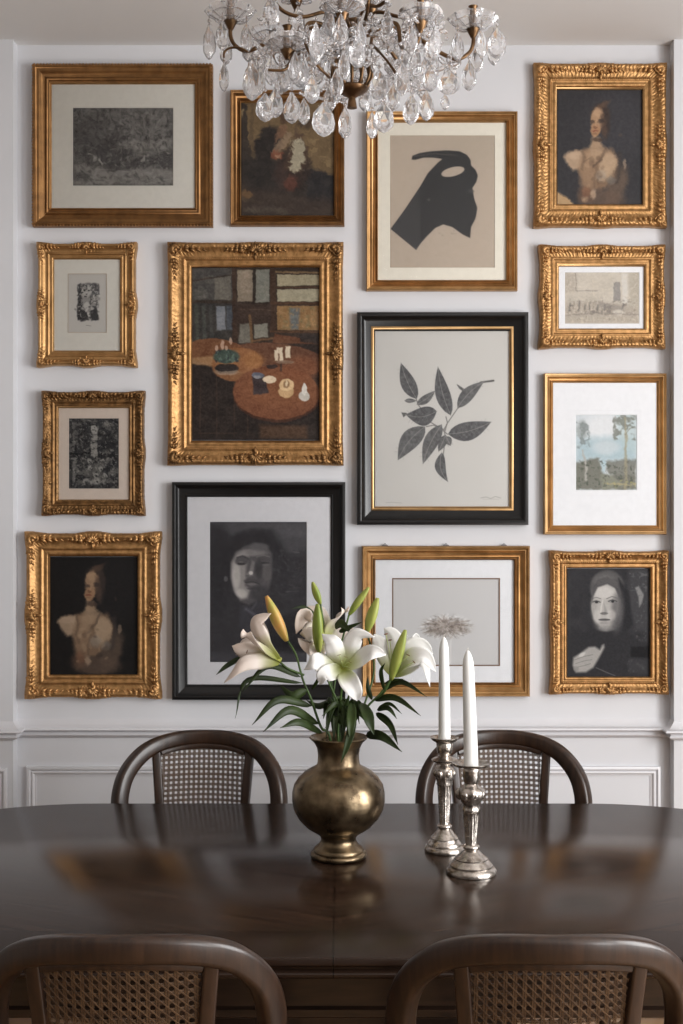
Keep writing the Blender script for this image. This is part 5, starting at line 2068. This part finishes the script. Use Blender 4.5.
# back stem: flower turned away, small bud on top
s3 = stem_thing('lily stem at the back with a half hidden pinkish white flower and small bud above',
                [L3(340, 728, .02), L3(334, 700, .03), L3(330, 670, .04), L3(326, 648, .04)])
B = L3(326, 640, .035)
mb = MB(); mb.ell(B, (0.008, 0, 0), (0, 0.006, 0), (0, 0, 0.009), 12, 8)
F3 = mb.build('flower_throat', M['throat'], s3)
petal('petal', B, L3(312, 626, .02), L3(303, 616, .015), 0.0160, (.6, .2, -1), pb, F3, L3(296, 634, .01), 0.25)
petal('petal', B, L3(314, 638, .0), L3(306, 640, -.005), 0.0170, (.5, .1, 1), pb, F3, L3(309, 655, -.005), 0.2)
petal('petal', B, L3(334, 624, .03), L3(344, 612, .03), 0.0140, (.7, .2, .8), pb, F3, L3(349, 606, .035), 0.3)
petal('petal', B, L3(322, 620, .05), L3(316, 610, .055), 0.0150, (1, .2, .1), pb, F3, L3(308, 606, .06), 0.3)
petal('petal', B, L3(336, 636, .05), L3(348, 632, .06), 0.0140, (0, .3, 1), pb, F3, L3(356, 638, .06), 0.3)
petal('petal', B, L3(318, 648, -.01), L3(316, 660, -.015), 0.0130, (1, .2, .2), pb, F3, L3(312, 668, -.01), 0.3)
bud(s3, L3(320.5, 604, .02), L3(312.5, 582, .015), 0.0092, M['bud'])
bud(s3, L3(349, 615, .03), L3(369, 587.5, .025), 0.0092, M['bud'])
mb = MB(); mb.tube(spline([L3(332, 690, .03), L3(326, 640, .035), L3(320.5, 604, .02)], 6), 0.0022, 8); mb.build('flower_stalk', M['stem'], s3)
mb = MB(); mb.tube(spline([L3(333, 695, .03), L3(340, 650, .04), L3(349, 615, .03)], 6), 0.0022, 8); mb.build('flower_stalk', M['stem'], s3)
for b, c, e, w, sd, tw in [
    ((316, 615, .03), (304, 607, .03), (291, 609, .02), .0048, (0, .3, 1), 0.0),
    ((335, 628, .03), (342, 624, .02), (352, 634, .0), .0120, (.2, .3, 1), 0.0),
    ((339, 632, .03), (348, 628, .02), (362, 622, .01), .0075, (0, .3, 1), 0.0),
    ((332, 700, .03), (318, 706, .06), (306, 700, .09), .0090, (0, .3, 1), 0.0),
    ((338, 722, .03), (352, 706, .06), (364, 712, .09), .0100, (0, .3, 1), 0.0)]:
    leaf(s3, L3(*b), L3(*c), L3(*e), w, sd, tw)

# right stem: side-on open flower and two tall green buds
s4 = stem_thing('lily stem leaning right with a white flower seen from the side and three green buds',
                [L3(352, 728, .0), L3(368, 706, -.01), L3(380, 694, -.015), L3(390, 680, -.02)])
B = L3(393, 676, -.02)
mb = MB(); mb.ell(B + Vector((.004, 0, .004)), (0.008, 0, 0.006), (0, 0.006, 0), (-0.003, 0, 0.004), 12, 8)
F4 = mb.build('flower_throat', M['throat'], s4)
petal('petal', B, L3(396, 652, -.01), L3(392, 636, .0), 0.0170, (1, -.3, .2), pw, F4, L3(384, 628, .005), 0.25)
petal('petal', B, L3(386, 656, .0), L3(379, 642, .01), 0.0150, (1, .2, .3), pw, F4, L3(374, 634, .015), 0.25)
petal('petal', B, L3(408, 654, -.02), L3(420, 646, -.02), 0.0170, (.4, .3, 1), pw, F4, L3(433, 654, -.02), 0.3)
petal('petal', B, L3(410, 660, -.05), L3(424, 656, -.06), 0.0150, (.3, .2, 1), pw, F4, L3(436, 672, -.055), 0.3)
petal('petal', B, L3(408, 668, -.03), L3(422, 662, -.04), 0.0130, (.1, .4, 1), pw, F4, L3(430, 687, -.04), 0.3)
petal('petal', B, L3(404, 646, .02), L3(412, 638, .03), 0.0150, (1, .2, .5), pw, F4, L3(420, 640, .04), 0.3)
stamens(s4, F4, B, [L3(386, 634, -.03), L3(390, 640, -.04), L3(408, 655, -.07), L3(414, 662, -.07)])
bud(s4, L3(391, 680, -.05), L3(405.5, 630, -.06), 0.0130, M['bud'])
bud(s4, L3(367, 632, .02), L3(378, 598, .015), 0.0128, M['bud'])
mb = MB(); mb.tube(spline([L3(375, 700, -.01), L3(384, 692, -.04), L3(391, 679, -.05)], 6), 0.0026, 8); mb.build('flower_stalk', M['stem'], s4)
mb = MB(); mb.tube(spline([L3(362, 712, 0), L3(374, 670, .03), L3(367, 631, .02)], 6), 0.0024, 8); mb.build('flower_stalk', M['stem'], s4)
for b, c, e, w, sd, tw in [
    ((384, 690, -.02), (402, 682, -.06), (427, 697, -.09), .0075, (0, .3, 1), 0.2),
    ((374, 700, -.01), (396, 698, -.06), (421, 716, -.09), .0085, (0, .3, 1), 0.2),
    ((378, 708, .01), (390, 704, .0), (402, 714, -.02), .0050, (0, .3, 1), 0.0),
    ((377, 710, -.01), (388, 708, -.04), (397, 719, -.05), .0070, (0, .3, 1), 0.0),
    ((376, 713, -.02), (390, 724, -.07), (398, 745, -.09), .0095, (.6, .1, 1), 0.2),
    ((366, 735, -.04), (382, 736, -.08), (402, 752, -.10), .0125, (0, .3, 1), 0.2),
    ((362, 703, -.02), (368, 718, -.07), (374, 735, -.08), .0165, (1, .1, -.2), 0.0),
    ((384, 690, -.02), (381, 672, -.04), (385, 663, -.05), .0055, (1, .1, 0), 0.0),
    ((372, 700, -.02), (368, 688, -.03), (368, 676, -.03), .0060, (1, .1, 0), 0.0),
    ((356, 706, 0), (352, 690, -.01), (349, 684, -.02), .0055, (1, .1, 0), 0.0),
    ((384, 684, -.03), (394, 680, -.05), (404, 679, -.06), .0040, (0, .3, 1), 0.0)]:
    leaf(s4, L3(*b), L3(*c), L3(*e), w, sd, tw)
# the crowded lower leaves over the mouth of the vase
rl = random.Random(5)
for k in range(34):
    t_ = (s1, s2, s3, s4)[k % 4]
    x0 = rl.uniform(330, 352)
    a = rl.uniform(-1, 1)
    x2 = x0 + a * rl.uniform(12, 26)
    y0 = rl.uniform(708, 728)
    dd = rl.uniform(-.055, .04)
    leaf(t_, L3(x0, y0, dd * .3), L3((x0 + x2) / 2, y0 - rl.uniform(4, 14), dd * .8), L3(x2, y0 + rl.uniform(6, 22), dd * 1.2), rl.uniform(.007, .011), (rl.uniform(.2, .8), 0, 1), 0.0)
for t_ in (s1, s2, s3, s4):
    del t_['group']

# ------------------------------------------------------------------ chandelier
CX, CY = P(352, 512, -1.36).x, -1.36


def K3(px, py, dy=0.0):
    return P(px, py, CY + dy)


KK = F / (CY - CAM[1])
ch = empty('chandelier', (CX, CY, 2.25), 'brass chandelier hung with clear crystal drops above the table', 'chandelier')
rc = random.Random(11)


def zc(py):
    return K3(0, py).z


def rp(p):
    return p / KK


# turned centre: ribbed basket, bowl, finial, shaft up to the ceiling
mb = MB()
mb.lathe([(rp(5), zc(108)), (rp(4.5), zc(104)), (rp(3.5), zc(98)), (rp(8), zc(95)), (rp(12), zc(93)), (rp(15), zc(90)), (rp(15.5), zc(88)), (rp(13), zc(86)), (rp(10), zc(86))], 32, (CX, CY), flute=(3, 5, 16, 0.1))
mb.build('lower_bowl', M['brass_arm'], ch, auto=50)
for i in range(12):
    a = 2 * PI * i / 12
    pts = []
    for r, y in ((9, 91), (16.5, 85), (20, 76), (18.5, 66), (13, 54), (8, 42)):
        pts.append((CX + rp(r) * math.cos(a), CY + rp(r) * math.sin(a), zc(y)))
    mb = MB(); mb.tube(spline(pts, 4), 0.0034, 6); mb.build('basket_rib', M['brass_arm'], ch)
mb = MB()
mb.lathe([(rp(7), zc(40)), (rp(15), zc(36)), (rp(17), zc(32)), (rp(16), zc(28)), (rp(9), zc(24)), (rp(6), zc(14)), (rp(5), zc(4)), (rp(8), zc(-6)), (rp(14), zc(-20)), (rp(15), zc(-34)), (rp(9), zc(-52)),
          (rp(4), zc(-62)), (rp(4), zc(-100)), (rp(7), zc(-106)), (rp(4), zc(-112)), (rp(3), zc(-150))], 28, (CX, CY))
mb.build('centre_column', M['brass_arm'], ch, auto=50)
mb = MB()
mb.lathe([(0, zc(-150)), (0.02, zc(-152)), (0.055, zc(-172)), (0.062, HC - 0.012), (0.062, HC - 0.001)], 32, (CX, CY))
mb.build('ceiling_rose', M['brass_arm'], ch, auto=50)
mb = MB()
mb.lathe([(rp(4), zc(70)), (rp(10), zc(66)), (rp(11), zc(56)), (rp(6), zc(44)), (rp(4), zc(38))], 20, (CX, CY))
mb.build('centre_crystal', M['crystal'], ch, smooth=False)


def facet_drop(mb, top, L, w, thick=0.55, n=8, rot=0.0):
    """almond drop hanging from the point top"""
    prof = [(0.04, 0), (0.16, 0.10), (0.42, 0.34), (0.50, 0.62), (0.43, 0.80), (0.22, 0.94), (0.03, 1.0)]
    rings = []
    for k, (r, u) in enumerate(prof):
        ring = []
        off = (PI / n) * (k % 2)
        for j in range(n):
            a = 2 * PI * j / n + off
            x = r * w * math.cos(a)
            y = r * w * thick * math.sin(a)
            ring.append((top[0] + x * math.cos(rot) - y * math.sin(rot), top[1] + x * math.sin(rot) + y * math.cos(rot), top[2] - u * L))
        rings.append(ring)
    # triangulated facets
    vs = [p for r in rings for p in r]
    fs = []
    for i in range(len(rings) - 1):
        for j in range(n):
            a, b = i * n + j, i * n + (j + 1) % n
            c, d = a + n, b + n
            if i % 2 == 0:
                fs += [(a, c, b), (b, c, d)]
            else:
                fs += [(a, d, b), (a, c, d)]
    fs.append(tuple(range(n)))
    k = (len(rings) - 1) * n
    fs.append(tuple(range(k, k + n))[::-1])
    mb.add(vs, fs)


def octa(mb, c, r):
    vs = []
    n = 8
    for z, rr in ((0.55, 0.45), (0.0, 1.0), (-0.55, 0.45)):
        for j in range(n):
            a = 2 * PI * j / n + (PI / n if z else 0)
            vs.append((c[0] + rr * r * math.cos(a), c[1] + rr * r * 0.6 * math.sin(a), c[2] + z * r * 1.2))
    fs = []
    for i in range(2):
        for j in range(n):
            a, b = i * n + j, i * n + (j + 1) % n
            fs.append((a, a + n, b + n, b))
    fs.append(tuple(range(n))[::-1])
    fs.append(tuple(range(2 * n, 3 * n)))
    mb.add(vs, fs)


NP = 0


def pendant(top, L, w, rot=0.0, parent=None):
    global NP
    NP += 1
    mb = MB()
    facet_drop(mb, top, L, w, 0.55, 8, rot)
    ob = mb.build('crystal_drop', M['crystal'], parent or ch, smooth=False)
    mb = MB()
    octa(mb, (top[0], top[1], top[2] + 0.006), 0.0052)
    mb.build('crystal_bead', M['crystal'], ob, smooth=False)
    mb = MB()
    mb.tube([(top[0], top[1], top[2] - 0.001), (top[0], top[1], top[2] + 0.017)], 0.0007, 5)
    mb.build('wire_hook', M['brass_arm'], ob)
    return ob


# arms: S curves out to the candle cups. (out, height) in picture units from the axis
def arm_path(ang, R, low, cup, start):
    c, s = math.cos(ang), math.sin(ang)
    prof = [(14, start), (34, start - 8), (58, start - 4), (R * 0.72, low - 6), (R * 0.86, low), (R * 0.96, low - 6), (R, low - 16), (R * 1.0, cup)]
    return spline([(CX + rp(r) * c, CY + rp(r) * s * 0.9, zc(y)) for r, y in prof], 6), (CX + rp(R) * c, CY + rp(R) * s * 0.9)


def cup(x, y, py, size=1.0):
    mb = MB()
    mb.lathe([(rp(2.4), zc(py + 8)), (rp(4.5), zc(py + 4)), (rp(6.5), zc(py)), (rp(6.8), zc(py - 2)), (rp(4), zc(py - 3)), (rp(3.6), zc(py - 22)), (rp(5), zc(py - 24)), (rp(3), zc(py - 24))], 16, (x, y))
    mb.build('candle_cup', M['brass_arm'], ch, auto=50)
    mb = MB()
    n = 48
    rings = []
    for r, dz in ((4.5, 0.0), (12, -1.5), (20, -6), (24 * size, -12), (24.6 * size, -12.4), (20.4, -7.4), (12, -3.0), (4.5, -1.6)):
        ring = []
        for j in range(n):
            a = 2 * PI * j / n
            k = 1 + 0.10 * math.cos(8 * a) * (r / 24)
            ring.append((x + rp(r) * k * math.cos(a), y + rp(r) * k * math.sin(a), zc(py + dz + 1.5 * math.cos(8 * a) * (r / 24))))
        rings.append(ring)
    rings.append(rings[0])
    mb.loft(rings)
    return mb.build('bobeche', M['crystal'], ch, smooth=False)


arms = []
for i, (deg, R, low, cp, st_) in enumerate([(172, 124, 46, 16, 34), (8, 124, 54, 24, 34), (52, 108, 46, 18, 34), (98, 100, 48, 18, 34), (138, 112, 46, 18, 34),
                                            (222, 84, 66, 70, 42), (262, 70, 60, 40, 42), (318, 88, 66, 44, 42)]):
    pth, (ex, ey) = arm_path(math.radians(deg), R, low, cp, st_)
    mb = MB(); mb.tube(pth, 0.0044, 8); mb.build('arm', M['brass_arm'], ch)
    bo = cup(ex, ey, cp, 1.0 if i < 5 else 0.8)
    n = 5 if i < 5 else 4
    for k in range(n):
        a = 2 * PI * k / n + i + (0.2 if i else PI)
        if i in (0, 1):
            a = 2 * PI * k / n + (PI if i == 0 else 0)
        rr = rp(21 if i < 5 else 17)
        pendant((ex + rr * math.cos(a), ey + rr * math.sin(a), zc(cp + 6)), rp(30), rp(14), rc.uniform(-.6, .6))
# upper tier sweeping up and out of the frame
for deg in (20, 75, 135, 200, 250, 300, 340):
    a = math.radians(deg)
    c, s = math.cos(a), math.sin(a)
    pts = spline([(CX + rp(r) * c, CY + rp(r) * s, zc(y)) for r, y in ((8, 28), (26, 16), (52, 24), (74, 20), (86, 2), (82, -16))], 6)
    mb = MB(); mb.tube(pts, 0.004, 8); mb.build('arm', M['brass_arm'], ch)
    cup(CX + rp(82) * c, CY + rp(82) * s, -22, 0.7)
    pendant((CX + rp(66) * c, CY + rp(66) * s, zc(32)), rp(30), rp(13), rc.uniform(-.6, .6))
# little hooked arms
for deg, R, y0, y1_ in ((176, 118, 50, 58), (4, 146, 24, 30), (185, 143, 18, 24)):
    pass
for px, py, qx in ((224, 58, 247), (224 + 1, 60, 246)):
    break
mb = MB(); mb.tube(spline([K3(248, 52), K3(240, 48), K3(230, 48), K3(224.5, 52), K3(224, 58)], 5), 0.0026, 6); mb.build('hook_arm', M['brass_arm'], ch)
mb = MB(); mb.tube(spline([K3(300, 30, -.08), K3(308, 50, -.13), K3(318, 66, -.15), K3(330, 78, -.12)], 5), 0.0028, 6); mb.build('hook_arm', M['brass_arm'], ch)
mb = MB(); mb.tube(spline([K3(296, 48, -.1), K3(290, 62, -.13), K3(284, 70, -.14), K3(268, 70, -.14)], 5), 0.0028, 6); mb.build('hook_arm', M['brass_arm'], ch)
mb = MB(); mb.tube(spline([K3(372, 44, -.06), K3(388, 62, -.12), K3(402, 84, -.12), K3(398, 88, -.12)], 5), 0.0028, 6); mb.build('hook_arm', M['brass_arm'], ch)
mb = MB(); mb.tube(spline([K3(340, 30, -.05), K3(328, 10, -.1), K3(320, -8, -.12), K3(322, -24, -.12)], 5), 0.0034, 6); mb.build('hook_arm', M['brass_arm'], ch)
mb = MB(); mb.tube(spline([K3(362, 30, -.05), K3(368, 8, -.1), K3(370, -20, -.12)], 5), 0.0034, 6); mb.build('hook_arm', M['brass_arm'], ch)

# the drops read along the lower edge of the chandelier: x, top, bottom, width, depth
rows = [(209, 24, 60, 11, 0), (224, 62, 92, 9, 0), (252, 60, 101, 17, -.05), (258, 62, 96, 14, .06), (265, 93, 122, 17, -.1), (275, 88, 118, 15, -.02), (292, 92, 124, 16, -.14),
        (304, 98, 125, 11, -.04), (323.5, 102, 137, 21, -.16), (345, 107, 139, 12, -.08), (372, 112, 139, 11, -.12), (384, 102, 133, 18, -.15), (411, 94, 125, 15, -.13), (426.5, 90, 121, 14, -.05),
        (445, 94, 110, 9, 0), (449, 70, 95, 20, -.04), (469, 60, 91, 14, 0), (497, 27, 59, 17, 0), (316, 22, 65, 13, -.17), (357, 36, 68, 16, -.16), (271, -6, 30, 16, -.12),
        (425, -8, 22, 15, -.10), (337, 68, 98, 12, -.15), (379, 70, 100, 18, -.12), (312, 76, 104, 14, -.16), (285, 66, 92, 12, -.12), (402, 62, 96, 14, -.14), (430, 66, 92, 13, -.08),
        (344, 50, 80, 11, -.17), (300, 60, 88, 14, -.1), (393, 84, 112, 13, -.04), (365, 84, 112, 12, .06), (330, 84, 112, 12, .06), (405, 20, 50, 13, .08), (298, 6, 36, 13, .06)]
for x, t, b, w, dy in rows:
    top = K3(x, t, dy)
    bot = K3(x, b, dy)
    pendant(top, top.z - bot.z, w / (F / (CY + dy - CAM[1])) * 1.18, rc.uniform(-.35, .35))

# crystal rosettes wired along the arms
for k in range(44):
    a = rc.uniform(0, 2 * PI)
    rr = rc.uniform(26, 104)
    py = 28 + rc.random() ** 0.8 * 56 - (rr / 104) * 8
    c = Vector((CX + rp(rr) * math.cos(a), CY + rp(rr) * math.sin(a) * 0.9, zc(py)))
    mb = MB()
    r1_ = rp(rc.uniform(8, 12.5))
    tilt = rc.uniform(-.5, .5)
    for j in range(6):
        th = 2 * PI * j / 6 + k
        d = Vector((math.cos(th), math.sin(tilt) * math.sin(th), math.sin(th) * math.cos(tilt)))
        s = Vector((-math.sin(th), 0, math.cos(th)))
        q = c + d * r1_ * 0.6
        mb.ell(q, d * r1_ * 0.5, s * r1_ * 0.24, Vector((0, r1_ * 0.2, 0)), 6, 4)
    octa(mb, c, r1_ * 0.3)
    mb.build('crystal_rosette', M['crystal'], ch, smooth=False)
# bead strings draped between the arms
for k in range(26):
    a = 2 * PI * k / 26 + rc.uniform(-.1, .1)
    b = a + rc.uniform(0.4, 1.0)
    r0, r1_ = rc.uniform(20, 60), rc.uniform(50, 106)
    z0_, z1_ = rc.uniform(24, 60), rc.uniform(40, 72)
    sag = rc.uniform(8, 26)
    n = rc.randint(11, 16)
    mb = MB()
    pts = []
    for j in range(n):
        u = j / (n - 1)
        r = r0 + (r1_ - r0) * u
        th = a + (b - a) * u
        c = (CX + rp(r) * math.cos(th), CY + rp(r) * math.sin(th) * 0.9, zc(z0_ + (z1_ - z0_) * u + sag * 4 * u * (1 - u)))
        octa(mb, c, rp(2.5))
        pts.append(c)
    mb.tube(pts, 0.0005, 4)
    mb.build('bead_string', M['crystal'], ch, smooth=False)

# ------------------------------------------------------------------ daylight and camera


def area(name, loc, rot, sx, sy, power, col=(1, 1, 1), spread=180):
    ld = bpy.data.lights.new(name, 'AREA')
    ld.shape = 'RECTANGLE'
    ld.size, ld.size_y = sx, sy
    ld.energy = power
    ld.color = col
    ld.spread = math.radians(spread)
    o = bpy.data.objects.new(name, ld)
    COL.objects.link(o)
    o.location = loc
    o.rotation_euler = rot
    return o


zc_ = (Z0 + Z1) / 2
for i, (a, b) in enumerate(WIN):
    area('window_daylight', (X1 - 0.03, (a + b) / 2, zc_), (0, math.radians(90), 0), Z1 - Z0, b - a, (136, 100)[i], (1.0, 0.992, 0.982))

w = bpy.data.worlds.new('sky')
bpy.context.scene.world = w
w.use_nodes = True
bg = w.node_tree.nodes['Background']
bg.inputs[0].default_value = (0.86, 0.92, 1.0, 1)
bg.inputs[1].default_value = 1.5

cd = bpy.data.cameras.new('camera')
cd.sensor_fit = 'VERTICAL'
cd.sensor_height = 36.0
cd.lens = F / 1024.0 * 36.0
cd.clip_start = 0.05
cam = bpy.data.objects.new('camera', cd)
COL.objects.link(cam)
cam.location = CAM
cam.rotation_euler = (math.radians(90), 0, 0)
sc = bpy.context.scene
sc.camera = cam
sc.view_settings.view_transform = 'Standard'
sc.view_settings.look = 'None'
sc.view_settings.gamma = 1.0
sc.view_settings.use_curve_mapping = False
sc.view_settings.exposure = 0.0
